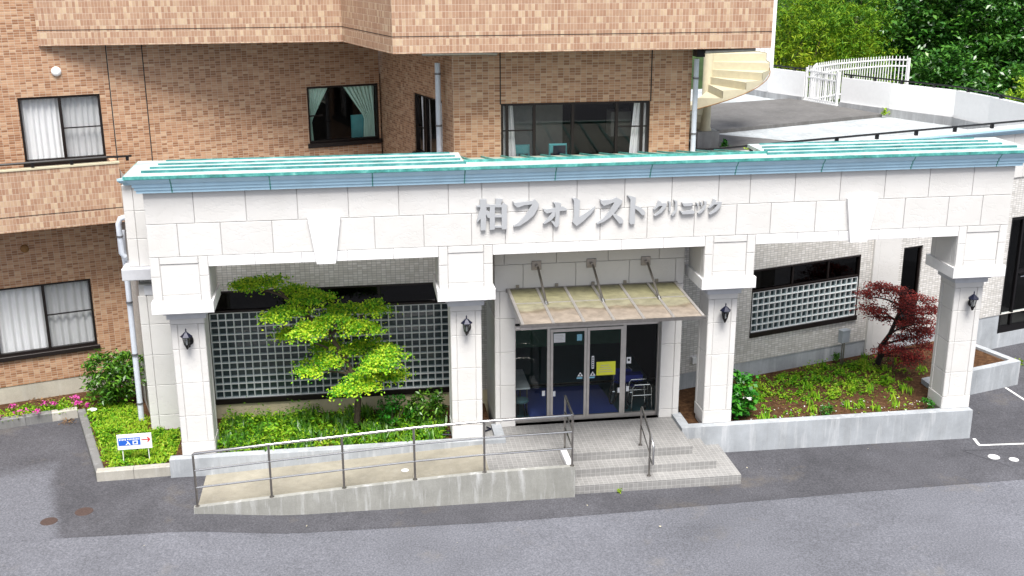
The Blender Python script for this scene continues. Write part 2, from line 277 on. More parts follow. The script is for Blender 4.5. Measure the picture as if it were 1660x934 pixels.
class MB:
    def __init__(s): s.v = []; s.f = []; s.m = []; s.cm = 0
    def poly(s, pts): i = len(s.v); s.v += [tuple(p) for p in pts]; s.f.append(tuple(range(i, i+len(pts)))); s.m.append(s.cm); return s
    def box(s, x0, x1, y0, y1, z0, z1):
        i = len(s.v); s.v += [(x0, y0, z0), (x1, y0, z0), (x1, y1, z0), (x0, y1, z0), (x0, y0, z1), (x1, y0, z1), (x1, y1, z1), (x0, y1, z1)]
        s.f += [tuple(i+k for k in q) for q in ((0, 3, 2, 1), (4, 5, 6, 7), (0, 1, 5, 4), (1, 2, 6, 5), (2, 3, 7, 6), (3, 0, 4, 7))]; s.m += [s.cm]*6; return s
    def cbox(s, x0, x1, y0, y1, z0, z1, c=0.01):   # box whose front edges (-y) are chamfered
        i = len(s.v)
        s.v += [(x0, y1, z0), (x1, y1, z0), (x1, y1, z1), (x0, y1, z1), (x0, y0+c, z0), (x1, y0+c, z0), (x1, y0+c, z1), (x0, y0+c, z1), (x0+c, y0, z0+c), (x1-c, y0, z0+c), (x1-c, y0, z1-c), (x0+c, y0, z1-c)]
        q = [(0, 3, 2, 1), (8, 9, 10, 11)]
        for k in range(4):
            n = (k+1) % 4; q += [(k, n, 4+n, 4+k), (4+k, 4+n, 8+n, 8+k)]
        s.f += [tuple(i+k for k in a) for a in q]; s.m += [s.cm]*len(q); return s
    def prism(s, poly, y0, y1):            # poly in (x, z), extruded from y0 (front) to y1
        n = len(poly); i = len(s.v); s.v += [(x, y0, z) for x, z in poly] + [(x, y1, z) for x, z in poly]
        s.f.append(tuple(range(i, i+n))); s.f.append(tuple(range(i+2*n-1, i+n-1, -1))); s.m += [s.cm]*2
        for k in range(n): s.f.append((i+k, i+n+k, i+n+(k+1) % n, i+(k+1) % n)); s.m.append(s.cm)
        return s
    def slab(s, poly, z0, z1):             # poly in (x, y)
        n = len(poly); i = len(s.v); s.v += [(x, y, z1) for x, y in poly] + [(x, y, z0) for x, y in poly]
        s.f.append(tuple(range(i, i+n))); s.f.append(tuple(range(i+2*n-1, i+n-1, -1))); s.m += [s.cm]*2
        for k in range(n): s.f.append((i+k, i+n+k, i+n+(k+1) % n, i+(k+1) % n)); s.m.append(s.cm)
        return s
    def tube(s, pts, r, n=8, closed=False):
        pts = [Vector(p) for p in pts]; N = len(pts); rs = r if isinstance(r, (list, tuple)) else [r]*N; i0 = len(s.v); prev = None
        for k, p in enumerate(pts):
            a = pts[(k-1) % N] if (closed or k > 0) else p; b = pts[(k+1) % N] if (closed or k < N-1) else p
            d = (b-a).normalized()
            if prev is None: ref = Vector((0, 0, 1)) if abs(d.z) < 0.9 else Vector((1, 0, 0)); u = d.cross(ref).normalized()
            else: u = (prev - d*prev.dot(d)).normalized()
            prev = u; w = d.cross(u)
            for j in range(n):
                t = 2*math.pi*j/n; s.v.append(tuple(p + (u*math.cos(t)+w*math.sin(t))*rs[k]))
        for k in range(N if closed else N-1):
            for j in range(n):
                a = i0+k*n; b = i0+((k+1) % N)*n; s.f.append((a+j, a+(j+1) % n, b+(j+1) % n, b+j)); s.m.append(s.cm)
        if not closed:
            s.f.append(tuple(i0+n-1-j for j in range(n))); s.f.append(tuple(i0+(N-1)*n+j for j in range(n))); s.m += [s.cm]*2
        return s
    def lathe(s, prof, cx, cy, n=16, ax=None):
        i0 = len(s.v)
        for r, z in prof:
            for j in range(n): t = 2*math.pi*j/n; s.v.append((cx+r*math.cos(t), cy+r*math.sin(t), z))
        for k in range(len(prof)-1):
            for j in range(n): a = i0+k*n; b = a+n; s.f.append((a+j, a+(j+1) % n, b+(j+1) % n, b+j)); s.m.append(s.cm)
        s.f.append(tuple(i0+n-1-j for j in range(n))); s.f.append(tuple(i0+(len(prof)-1)*n+j for j in range(n))); s.m += [s.cm]*2
        return s
    def mesh(s, name, mats, F=WORLD, org=(0, 0, 0), smooth=False):
        me = bpy.data.meshes.new(name)
        wv = [(*tw(F, *p)[:2], p[2]) for p in s.v]
        me.from_pydata([(p[0]-org[0], p[1]-org[1], p[2]-org[2]) for p in wv], [], s.f)
        uvl = me.uv_layers.new(name='UVMap').data; k = 0
        for f in s.f:
            a, b, c = (Vector(s.v[f[q]]) for q in (0, 1, 2)); nrm = (b-a).cross(c-b); ax = max(range(3), key=lambda q: abs(nrm[q]))
            for vi in f:
                p = s.v[vi]; uvl[k].uv = (p[0], p[2]) if ax == 1 else ((p[1], p[2]) if ax == 0 else (p[0], p[1])); k += 1
        ms = mats if isinstance(mats, (list, tuple)) else [mats]
        for m in ms: me.materials.append(MATS[m])
        if len(ms) > 1: me.polygons.foreach_set('material_index', s.m)
        if smooth: me.polygons.foreach_set('use_smooth', [True]*len(s.f))
        me.validate(); me.update(); return me
    def build(s, name, mats, parent=None, F=WORLD, smooth=False):
        org = tuple(WP[parent]) if parent is not None else (0, 0, 0)
        o = put(name, s.mesh(name, mats, F, org, smooth), parent, org if parent is not None else (0, 0, 0)); return o
def smooth_by_angle(o, deg=40):
    me = o.data; me.polygons.foreach_set('use_smooth', [True]*len(me.polygons))
    try: me.set_sharp_from_angle(angle=R_(deg))
    except Exception: pass
    return o
def wall_open(mb, x0, x1, z0, z1, ops, thick=0.14):
    xs = sorted({x0, x1, *[o[0] for o in ops], *[o[1] for o in ops]}); zs = sorted({z0, z1, *[o[2] for o in ops], *[o[3] for o in ops]})
    for a, b in zip(xs[:-1], xs[1:]):
        for c, d in zip(zs[:-1], zs[1:]):
            mx, mz = (a+b)/2, (c+d)/2
            if any(o[0] < mx < o[1] and o[2] < mz < o[3] for o in ops): continue
            mb.poly([(a, 0, c), (b, 0, c), (b, 0, d), (a, 0, d)])
    for a, b, c, d in ops:
        mb.poly([(a, 0, c), (a, 0, d), (a, thick, d), (a, thick, c)]); mb.poly([(b, 0, c), (b, thick, c), (b, thick, d), (b, 0, d)])
        mb.poly([(a, 0, d), (b, 0, d), (b, thick, d), (a, thick, d)]); mb.poly([(a, 0, c), (a, thick, c), (b, thick, c), (b, 0, c)])
    return mb
def room(name, parent, F, x0, x1, z0, z1, y0=0.15, y1=3.0, mat='interior_wall'):
    mb = MB(); mb.poly([(x0, y1, z0), (x1, y1, z0), (x1, y1, z1), (x0, y1, z1)]); mb.poly([(x0, y0, z0), (x0, y1, z0), (x0, y1, z1), (x0, y0, z1)]); mb.poly([(x1, y0, z0), (x1, y0, z1), (x1, y1, z1), (x1, y1, z0)])
    mb.poly([(x0, y0, z0), (x1, y0, z0), (x1, y1, z0), (x0, y1, z0)]); mb.poly([(x0, y0, z1), (x0, y1, z1), (x1, y1, z1), (x1, y0, z1)])
    return mb.build(name, mat, parent, F)
def leaves(name, pos, size, mat, parent=None, nrm=None, flat=0.5, aspect=0.45, up=0.0):
    """a cloud of small folded leaf faces; flat: how much they lie level"""
    N = len(pos); pos = np.asarray(pos, float)
    n = rng.normal(size=(N, 3)); n /= np.linalg.norm(n, axis=1)[:, None]
    n[:, 2] = np.abs(n[:, 2]); n = n*(1-flat) + np.array([0, 0, 1.0])*flat
    if nrm is not None: n = n + nrm
    n /= np.linalg.norm(n, axis=1)[:, None]
    t = rng.normal(size=(N, 3)); t[:, 2] -= up; t -= n*(t*n).sum(1)[:, None]; t /= np.linalg.norm(t, axis=1)[:, None]
    b = np.cross(n, t); s = (np.asarray(size)*np.ones(N))[:, None]*rng.uniform(0.65, 1.25, (N, 1))
    v = np.empty((N, 4, 3)); v[:, 0] = pos - t*s*0.5; v[:, 1] = pos + b*s*aspect*0.5 + n*s*0.08; v[:, 2] = pos + t*s*0.5 - n*s*0.12; v[:, 3] = pos - b*s*aspect*0.5 + n*s*0.08
    org = np.array(WP[parent]) if parent is not None else np.zeros(3)
    me = bpy.data.meshes.new(name); me.vertices.add(N*4); me.vertices.foreach_set('co', (v-org).reshape(-1))
    me.loops.add(N*4); me.loops.foreach_set('vertex_index', np.arange(N*4, dtype=np.int32)); me.polygons.add(N)
    me.polygons.foreach_set('loop_start', np.arange(0, N*4, 4, dtype=np.int32)); me.polygons.foreach_set('loop_total', np.full(N, 4, np.int32))
    me.update(calc_edges=True); at = me.attributes.new('rnd', 'FLOAT', 'FACE'); at.data.foreach_set('value', rng.uniform(0, 1, N).astype(np.float32))
    me.materials.append(MATS[mat])
    return put(name, me, parent, tuple(org) if parent is not None else (0, 0, 0))
# ---------------------------------------------------------------- ground, asphalt, beds
def gh(x):
    def ss(a, b, t): t = min(max((t-a)/(b-a), 0), 1); return t*t*(3-2*t)
    if x < 3: return 0.06 - 0.20*ss(0.3, 3.0, x)
    if x < 10: return -0.14 - 0.04*(x-3)/7
    if x < 20: return -0.18 - 0.08*(x-10)/10
    return -0.26
def sheet(name, mat, xs, ylo, yhi, dz, parent=None):
    mb = MB()
    for a, b in zip(xs[:-1], xs[1:]):
        mb.poly([(a, ylo(a), gh(a)+dz), (b, ylo(b), gh(b)+dz), (b, yhi(b), gh(b)+dz), (a, yhi(a), gh(a)+dz)])
    return mb.build(name, mat)
XS = [-600, -60, -20, -9, -5, -2.4, -1.2, 0, .3] + [.5+.16*i for i in range(11)] + [2.5, 3, 5, 7.5, 10, 12.5, 15, 17.5, 20, 25, 40, 80, 600]
struct(sheet('ground', 'asphalt_road', XS, lambda x: -600, lambda x: 600, 0.0))
def apron_lo(x): return float(np.interp(x, [-2.4, -2.1, .8, 8.1, 15.1, 19, 30], [-2.3, -2.32, -2.40, -2.55, -2.25, -2.15, -2.0]))
struct(sheet('asphalt_apron', 'asphalt_apron', [-14, -9, -5, -2.35, -1.2, 0, .3] + [.5+.16*i for i in range(11)] + [2.5, 3, 5, 7.5, 10, 12.5, 15, 17.5, 19, 22, 30], apron_lo, lambda x: 8.0, 0.004))
def strip(name, pts, w, mat, dz=0.008, label=None):
    mb = MB(); p = [Vector((a, b, 0)) for a, b in pts]
    for a, b in zip(p[:-1], p[1:]):
        d = (b-a).normalized(); n = Vector((-d.y, d.x, 0))*w/2; a2, b2 = a-d*w*0.2, b+d*w*0.2
        mb.poly([(*(q.xy), gh(q.x)+dz) for q in (a2-n, b2-n, b2+n, a2+n)])
    return mb.build(name, mat)
struct(strip('painted_line', [(18.95, 0.05), (18.88, -0.29)], 0.075, 'line_paint')); struct(strip('painted_line', [(18.86, -0.32), (21.5, -0.48)], 0.075, 'line_paint', 0.010))
struct(strip('painted_line', [(21.55, 3.02), (21.6, 0.0)], 0.075, 'line_paint', 0.009))
for pts in ([(18.3, -0.55), (19.0, -1.55)], [(18.3, -0.55), (19.9, -0.62)], [(19.9, -0.62), (20.4, -1.4)], [(19.0, -1.9), (20.4, -1.95)]):
    struct(strip('asphalt_joint', pts, 0.014, 'asphalt_apron', 0.012))
SOIL = [('planting_bed', [(-9.2, 2.55), (-2.8, 4.02), (-1.5, .38), (.02, .38), (.02, 2.72), (-.8, 2.72), (-1.55, 5.6), (-9.2, 3.3)], .25),
        ('planting_bed', [(.02, .30), (7.25, .30), (7.25, 2.70), (.02, 2.70)], .33), ('planting_bed', [(11.78, .30), (18.70, .30), (18.70, 2.25), (22.0, 3.28), (21.55, 5.55), (12.1, 2.68)], .36)]
for nm, poly, z in SOIL:
    struct(MB().slab(poly, -0.4, z).build(nm, 'soil'))

# ---------------------------------------------------------------- kerbs and planter walls
def kerb(label, pts, z0, z1, w, seg, mats, group=None):
    p = [Vector((a, b)) for a, b in pts]; t = thing('kerb', label, 'kerb', (p[0].x, p[0].y, 0), group); k = 0
    for a, b in zip(p[:-1], p[1:]):
        d = (b-a); L = d.length; d.normalize(); n = max(1, round(L/seg)); ang = math.degrees(math.atan2(d.y, d.x)); F = fr(a.x, a.y, ang)
        for i in range(n):
            s0, s1 = L*i/n+.004, L*(i+1)/n-.004; c = .02
            mb = MB(); prof = [(0, z0), (0, z1-c), (c, z1), (w-c, z1), (w, z1-c), (w, z0)]
            m = len(prof); mb.v += [(s0, y, z) for y, z in prof] + [(s1, y, z) for y, z in prof]
            mb.f += [tuple(range(m)), tuple(range(2*m-1, m-1, -1))] + [(q, m+q, m+(q+1) % m, (q+1) % m) for q in range(m)]; mb.m += [0]*(m+2)
            mb.build('kerb_stone', mats[k % len(mats)], t, F); k += 1
    return t
kerb('pale kerb stones along the front of the lawn with the arrow sign', [(-1.60, .14), (-.03, .20)], -.2, .30, .20, .75, ['kerb_pale'])
kerb('dark grey kerb running back from the corner beside the parking bay', [(-2.80, 3.86), (-1.62, .20)], -.2, .285, .19, 1.9, ['kerb_concrete'])
kerb('grey kerb stones in front of the pink azaleas', [(-9.2, 2.2), (-2.80, 3.86)], -.2, .30, .20, .62, ['kerb_concrete', 'kerb_pale', 'kerb_concrete'])
def solid(name, label, cat, mb, mat, F=WORLD): return tag(mb.build(name, mat, None, F), label, cat)
mb = MB().box(-.02, 7.45, .10, .33, -.4, .489).box(7.22, 7.45, .33, 1.02, -.4, .4885)
solid('planter_wall', 'low grey concrete planter wall behind the access ramp', 'planter wall', mb, 'concrete_wall')
mb = MB().box(11.60, 18.86, .10, .33, -.5, .489).box(11.60, 11.82, .33, 1.02, -.4, .4885).box(18.64, 18.86, .33, 2.25, -.5, .4885)
solid('planter_wall', 'long grey concrete planter wall right of the entrance steps', 'planter wall', mb, 'concrete_wall')
mb = MB().box(0, 3.35, 0, .20, -.6, .43).box(3.15, 3.35, .2, 2.2, -.6, .4295)
solid('planter_wall', 'concrete planter corner wall behind the rightmost pillar', 'planter wall', mb, 'concrete_wall', fr(18.8, 2.22, 17))

# ---------------------------------------------------------------- ramp, landing, steps
t = thing('access_ramp', 'concrete wheelchair ramp rising to the entrance landing', 'ramp', (4, -.7, 0))
mb = MB(); xs = [.74, 2, 4, 6, 6.9]
def rz(x): return .07 + (.40-.07)*min((x-.74)/(6.9-.74), 1)
for a, b in zip(xs[:-1], xs[1:]): mb.poly([(a, -1.55, rz(a)), (b, -1.55, rz(b)), (b, .12, rz(b)), (a, .12, rz(a))])
mb.poly([(.74, -1.55, -.3), (.74, -1.55, rz(.74)), (.74, .12, rz(.74)), (.74, .12, -.3)])
mb.build('ramp_surface', 'concrete_ramp', t)
mb = MB(); kx = [.70, 2.28, 3.78, 5.28, 6.9, 8.72]; kz = [.19, .295, .39, .475, .545, .555]
for (a, za), (b, zb) in zip(zip(kx[:-1], kz[:-1]), zip(kx[1:], kz[1:])):
    mb.poly([(a, -1.66, -.5), (b, -1.66, -.5), (b, -1.66, zb), (a, -1.66, za)]); mb.poly([(a, -1.66, za), (b, -1.66, zb), (b, -1.54, zb), (a, -1.54, za)]); mb.poly([(a, -1.54, za), (b, -1.54, zb), (b, -1.54, -.2), (a, -1.54, -.2)])
mb.poly([(.70, -1.66, -.5), (.70, -1.66, .19), (.70, -1.54, .19), (.70, -1.54, -.5)]); mb.poly([(8.72, -1.66, -.5), (8.72, -1.54, -.5), (8.72, -1.54, .555), (8.72, -1.66, .555)])
mb.build('edge_wall', 'concrete_edge', t)
MB().cbox(8.58, 8.715, -1.54, -.60, .30, .50, .01).build('end_kerb', 'stone_smooth', t)
t = thing('entrance_steps', 'tiled entrance landing with three steps in front of the glass doors', 'steps', (10.3, -.5, 0))
MB().box(6.88, 8.70, -1.545, -.68, -.4, .398).box(6.9, 11.62, -.70, 1.35, -.4, .40).build('landing', 'floor_tile', t)
MB().box(8.60, 12.05, -1.13, .14, -.45, .213).build('step', 'floor_tile', t)
MB().box(8.61, 12.50, -1.53, .15, -.5, .03).build('step', 'floor_tile', t)

# ---------------------------------------------------------------- portico
_pm = {}
def panel_mesh(w, h, t=.03, c=.008, mat='stone_cladding'):
    k = (round(w, 3), round(h, 3), t, mat)
    if k not in _pm: _pm[k] = MB().cbox(0, k[0], -t, 0, 0, k[1], c).mesh('stone_panel', mat)
    return _pm[k]
def panel(parent, x0, x1, z0, z1, y, rot=0.0, F=WORLD, g=.0045, t=.03, mat='stone_cladding', name='stone_panel'):
    w, h = x1-x0-2*g, z1-z0-2*g
    return put(name, panel_mesh(w, h, t, .008, mat), parent, tw(F, x0+g, y, z0+g), math.atan2(F[3], F[2])+rot)
PT = thing('portico', 'white stone portico on four square pillars with a turquoise cornice', 'portico', (9.5, .6, .489))
BL = [(0.0, 1.185), (6.0, 7.175), (11.91, 13.08), (17.90, 19.10)]; SH = [(.25, .955), (6.25, 6.94), (12.16, 12.84), (18.145, 18.85)]
ZT, ZR, ZB0, ZB, ZK = 6.5, 5.825, 5.12, 4.889, 4.138
fz = MB().box(.03, 19.07, .03, 1.17, ZB+.004, 6.5).build('frieze', 'stone_joint', PT)
top = [0, .987, 2.037, 3.087, 4.137, 5.187, 6.237, 6.95, 7.963, 9.01, 10.06, 11.11, 12.163, 12.88, 13.91, 14.96, 16.01, 17.06, 18.11, 19.10]
mid = [0, .62, 1.49, 2.54, 3.60, 4.66, 5.70, 6.72, 7.45, 8.49, 9.53, 10.58, 11.64, 12.60, 13.39, 14.43, 15.48, 16.53, 17.58, 18.40, 19.10]
for a, b in zip(top[:-1], top[1:]): panel(fz, a, b, ZR, ZT, .03)
for a, b in zip(mid[:-1], mid[1:]): panel(fz, a, b, ZB0, ZR, .03)
for (b0, b1) in zip(BL[:-1], BL[1:]):
    x0, x1 = b0[1], b1[0]; n = 5
    for i in range(n): panel(fz, x0+(x1-x0)*i/n, x0+(x1-x0)*(i+1)/n, ZB, ZB0, .03, mat='stone_smooth')
FL = fr(0.0, 0, -90)      # faces to the left (-x): local x runs towards -y, so mirror when placing
for (a, b), (c, d) in zip(BL, SH):
    pl = MB().box(c+.02, d-.02, .315, .96, -.3, 3.70).build('pillar', 'stone_joint', PT)
    MB().box(a+.03, b-.03, .032, 1.168, ZK, ZB0).build('pillar_block', 'stone_joint', pl)
    s = .20
    panel(pl, a, a+s, 4.70, ZB0, .03); panel(pl, a, a+s, ZK, 4.70, .03); panel(pl, b-s, b, 4.70, ZB0, .03); panel(pl, b-s, b, ZK, 4.70, .03)
    panel(pl, a+s, b-s, 4.965, ZB0, .03); panel(pl, a+s, b-s, 4.29, 4.965, .04, t=.022); panel(pl, a+s, b-s, ZK, 4.29, .03)
    for side, xx in ((-1, a), (1, b)):
        F = fr(xx+.03*(-side), 0, 90*side)
        for u0, u1 in ((.04, .22), (.22, .95), (.95, 1.16)):
            uu = (u0, u1) if side > 0 else (-u1, -u0)
            panel(pl, uu[0], uu[1], ZK, ZB-.004, 0.0, 0, F)
    mb = MB(); cx = [(a-.045, b+.045, -.06, 1.26, 3.895, ZK+.01)]
    for q in cx: mb.cbox(*q, .012)
    mb.build('ledge', 'stone_smooth', pl)
    MB().box(c-.11, d+.11, .19, 1.08, 3.80, 3.895).box(c-.06, d+.06, .235, 1.04, 3.69, 3.80).build('capital', 'stone_grey', pl)
    jz = [.489, .80, 1.42, 2.20, 2.98, 3.55, 3.69]
    for side in (0, -1, 1):
        if side == 0: F, u0, u1, yy = WORLD, c, d, .315
        else: F = fr((c+.02) if side < 0 else (d-.02), 0, 90*side); u0, u1 = ((.295, .98) if side > 0 else (-.98, -.295)); yy = 0.0
        s = .135
        panel(pl, u0, u1, jz[0], jz[1], yy, 0, F); panel(pl, u0, u1, jz[5], jz[6], yy, 0, F)
        for q in range(1, 5):
            panel(pl, u0, u0+s, jz[q], jz[q+1], yy, 0, F, t=.022); panel(pl, u1-s, u1, jz[q], jz[q+1], yy, 0, F, t=.022); panel(pl, u0+s, u1-s, jz[q], jz[q+1], yy, 0, F, g=.004, t=.014)
for k in ([(3.276, 5.90), (3.424, ZB-.02), (3.815, ZB-.02), (3.964, 5.90)], [(15.122, 5.88), (15.267, ZB-.02), (15.655, ZB-.02), (15.832, 5.88)]):
    MB().prism(k[::-1], -.085, .02).build('keystone', 'stone_smooth', PT)
# cornice: moulded profile, mitred at both ends, cut into lengths
prof = [(-.06, 6.505), (-.10, 6.505), (-.10, 6.56), (-.13, 6.575), (-.13, 6.63), (-.165, 6.645), (-.165, 6.70), (-.20, 6.72), (-.245, 6.77), (-.27, 6.815), (-.06, 6.815)]
def cornice(x0, x1, l=0, r=0, prof=prof, F=WORLD, parent=PT, name='cornice', mat='cornice_blue', off=0.0):
    mb = MB(); m = len(prof)
    mb.v += [(x0 + (y if l else 0), y-off, z) for y, z in prof] + [(x1 - (y if r else 0), y-off, z) for y, z in prof]
    mb.f += [tuple(range(m)), tuple(range(2*m-1, m-1, -1))] + [(q, m+q, m+(q+1) % m, (q+1) % m) for q in range(m)]; mb.m += [0]*(m+2)
    return mb.build(name, mat, parent, F)
cj = [0, .606, 2.57, 4.657, 6.576, 8.51, 10.581, 12.481, 14.446, 16.527, 18.564, 19.10]
for i, (a, b) in enumerate(zip(cj[:-1], cj[1:])): cornice(a if i == 0 else a+.013, b if i == len(cj)-2 else b-.013, i == 0, i == len(cj)-2)
for a in cj[1:-1]: cornice(a-.012, a+.012, name='cornice_joint', mat='copper_teal', off=.004)
for side, xx in ((-1, 0.0), (1, 19.10)):
    F = fr(xx, .0, 90*side); u0, u1 = ((0, 1.45) if side > 0 else (-1.45, 0))
    cornice(u0, u1, side > 0, side < 0, F=F)
cornice(0, 19.10, 1, 1, [(-.05, 6.818), (-.285, 6.818), (-.30, 6.83), (-.30, 6.89), (-.05, 6.89)], name='fascia', mat='copper_teal')
for side, xx in ((-1, 0.0), (1, 19.10)):
    F = fr(xx, .0, 90*side); u0, u1 = ((0, 1.45) if side > 0 else (-1.45, 0)); cornice(u0, u1, side > 0, side < 0, [(-.05, 6.818), (-.285, 6.818), (-.30, 6.83), (-.30, 6.89), (-.05, 6.89)], F, name='fascia', mat='copper_teal')
rf = MB().box(-.285, 19.385, -.285, .22, 6.82, 6.896).box(-.284, 6.6, .22, 1.45, 6.82, 6.8955).box(13.28, 19.384, .22, 1.45, 6.82, 6.8955).build('roof', 'roof_sheet', PT)
for x0, x1 in ((.02, 6.62), (13.25, 19.08)):
    for k, y0 in enumerate((.06, .50, .92, 1.36)):
        z0 = 6.897; i = .10*k
        MB().box(x0+i-.012, x1+.012-(i if x0 > 9 else .08*k), y0-.03, y0+.03, z0-.03, z0+.045-.008*k).build('roof_batten', 'copper_cyan', rf)
MB().box(6.6, 13.3, .20, .26, 6.88, 6.945).build('batten', 'copper_teal', rf)
mb = MB(); mb.poly([(6.55, .26, 6.90), (13.3, .26, 6.90), (13.3, 2.63, 6.55), (6.55, 2.63, 6.55)]); mb.build('sloping_sheet', 'roof_sheet_flat', rf)
for i in range(15):
    x = 6.30+.47*i
    if x > 13.2 or x < 6.5: continue
    m2 = MB(); y0, y1 = .27, 2.6; zf = lambda y: 6.905-.148*(y-.26)
    m2.v += [(x-.02, y0, zf(y0)), (x+.02, y0, zf(y0)), (x+.02, y0, zf(y0)+.035), (x-.02, y0, zf(y0)+.035), (x-.02, y1, zf(y1)), (x+.02, y1, zf(y1)), (x+.02, y1, zf(y1)+.035), (x-.02, y1, zf(y1)+.035)]
    m2.f += [(0, 1, 2, 3), (4, 7, 6, 5), (0, 4, 5, 1), (1, 5, 6, 2), (2, 6, 7, 3), (3, 7, 4, 0)]; m2.m += [0]*6
    m2.build('standing_seam', 'copper_teal', rf)

# ---------------------------------------------------------------- clinic building behind the portico
CL = thing('clinic_building', 'low clinic building in white tile with glass block windows and roof terrace', 'building', (12, 5, .3))
WR = fr(12.12, 2.65, 17); ua = lambda x: (x-12.12)/math.cos(R_(17))
GB = (.70, 6.46, .705, 3.55); DO = (7.9, 11.25, .40, 3.0)
mb = wall_open(MB(), -.75, 12.12, .70, 5.25, [GB, (7.40, 11.70, .70, 3.0)]); mb.build('wall', 'white_tile', CL, fr(0, 2.65, 0))
mb = wall_open(MB(), -.75, 12.12, -.4, .70, [(7.40, 11.70, .38, .70)]); mb.build('plinth', 'concrete_cream', CL, fr(0, 2.665, 0))
WIN2 = (ua(14.30), ua(17.70), 1.46, 3.30); NW = (ua(19.14), ua(19.80), .95, 3.31); DR = (ua(22.97), ua(25.0), .20, 3.75)
mb = wall_open(MB(), -.1, 14.0, .80, 4.92, [WIN2, NW, (DR[0], DR[1], .80, DR[3])]); mb.build('wall', 'white_tile', CL, WR)
mb = wall_open(MB(), -.1, 14.0, -.5, .795, [(DR[0], DR[1], DR[2], .795)]); mb.build('plinth', 'concrete_wall', CL, fr(*tw(WR, 0, .02, 0)[:2], 17))
wf = MB().box(0, 14.0, -.005, .3, 4.925, 6.2).build('frieze', 'stone_joint', CL, WR)
for i in range(14):
    panel(wf, i, i+1, 5.56, 6.2, -.005, 0, WR); panel(wf, i+(.5 if i < 13 else .5), min(i+1.5, 14.0), 4.925, 5.56, -.005, 0, WR)
prof2 = [(-.03, 6.205), (-.08, 6.205), (-.10, 6.26), (-.15, 6.27), (-.19, 6.33), (-.19, 6.38), (-.03, 6.38)]
for i in range(7): cornice(i*2+.005, (i+1)*2-.005, prof=prof2, F=WR, parent=CL)
MB().box(-.2, 14.0, -.03, .22, 6.30, 6.392).build('parapet_cap', 'parapet_white', CL, WR)
MB().cbox(ua(18.08), ua(18.26), -.07, 0, .2, 4.92, .01).cbox(ua(18.27), ua(18.99), -.05, 0, .2, 4.92, .01).build('pilaster', 'stone_cladding', CL, WR)
# west corner: pilaster, ledge, upper block, tiled side wall
wb = MB().box(-.75, .66, 2.42, 2.66, .1, 3.86).build('corner_pilaster', 'stone_joint', CL)
for z0, z1 in ((.1, .62), (.62, 1.38), (1.38, 2.14), (2.14, 2.9), (2.9, 3.6)):
    panel(wb, -.78, -.58, z0, z1, 2.42); panel(wb, -.58, .1, z0, z1, 2.42); panel(wb, .1, .66, z0, z1, 2.42)
MB().box(-.62, .6, 2.38, 2.6, 3.62, 3.84).build('capital', 'stone_grey', CL)
MB().cbox(-1.04, .66, 2.18, 3.3, 4.03, 4.30, .012).build('ledge', 'stone_grey', CL)
ub = MB().box(-.86, .66, 2.42, 3.4, 4.30, 6.2).build('corner_block', 'stone_joint', CL)
for z0, z1 in ((4.3, 4.95), (4.95, 5.6), (5.6, 6.2)): panel(ub, -.89, -.66, z0, z1, 2.42); panel(ub, -.66, .1, z0, z1, 2.42)
cornice(-.74, .6, 1, 0, prof2, fr(0, 2.40, 0), CL); MB().box(-.84, .6, 2.36, 3.9, 6.36, 6.385).build('parapet_cap', 'cornice_blue', CL)
mb = wall_open(MB(), -6, 0, -.3, 6.2, []); mb.build('side_wall', 'white_tile', CL, fr(-.80, 2.80, -73))
# roof over the ground floor and the roof terrace
def path_wall(mb, pts, z0, z1, w):
    for (ax, ay), (bx, by) in zip(pts[:-1], pts[1:]):
        d = Vector((bx-ax, by-ay)); d.normalize(); n = Vector((-d.y, d.x))*w/2; e = d*w*.25
        q = [(ax-n.x-e.x, ay-n.y-e.y), (bx-n.x+e.x, by-n.y+e.y), (bx+n.x+e.x, by+n.y+e.y), (ax+n.x-e.x, ay+n.y-e.y)]
        mb.slab(q, z0, z1)
    return mb
MB().slab([(-.8, 2.9), (12.12, 2.9), (25.4, 6.95), (25.5, 10.0), (25.25, 13.6), (22.9, 18.3), (20.9, 25.5), (10, 24), (5.5, 8.2), (-2.4, 8)], 4.6, 5.2).build('terrace_deck', 'membrane_pale', CL)
MB().slab([(16.4, 13.2), (23.6, 15.9), (22.75, 18.6), (22.2, 20.8), (14.0, 18.3)], 5.205, 5.32).build('roof_mat', 'membrane_dark', CL)
MB().slab([(11.9, 3.2), (14.4, 6.2), (18.6, 11.0), (16.2, 13.1), (13.0, 13.1), (11.9, 9)], 5.203, 5.225).build('roof_mat', 'membrane_dark', CL)
EP = [(23.0, 18.1), (23.95, 16.05), (25.2, 13.65), (25.42, 11.8), (25.5, 7.0)]
path_wall(MB(), EP, 5.1, 6.42, .16).build('parapet', 'parapet_white', CL); path_wall(MB(), [(a-.09, b-.05) for a, b in EP], 5.1, 5.50, .14).build('upstand', 'concrete', CL)
path_wall(MB(), [(a+.12, b+.05) for a, b in EP], 6.2, 6.40, .14).build('cornice', 'cornice_blue', CL)
NP_ = [(22.3, 20.2), (21.5, 22.0), (20.6, 25.2)]
path_wall(MB(), NP_, 5.1, 6.42, .16).build('parapet', 'parapet_white', CL); path_wall(MB(), [(a-.09, b-.05) for a, b in NP_], 5.1, 5.45, .14).build('upstand', 'concrete', CL)
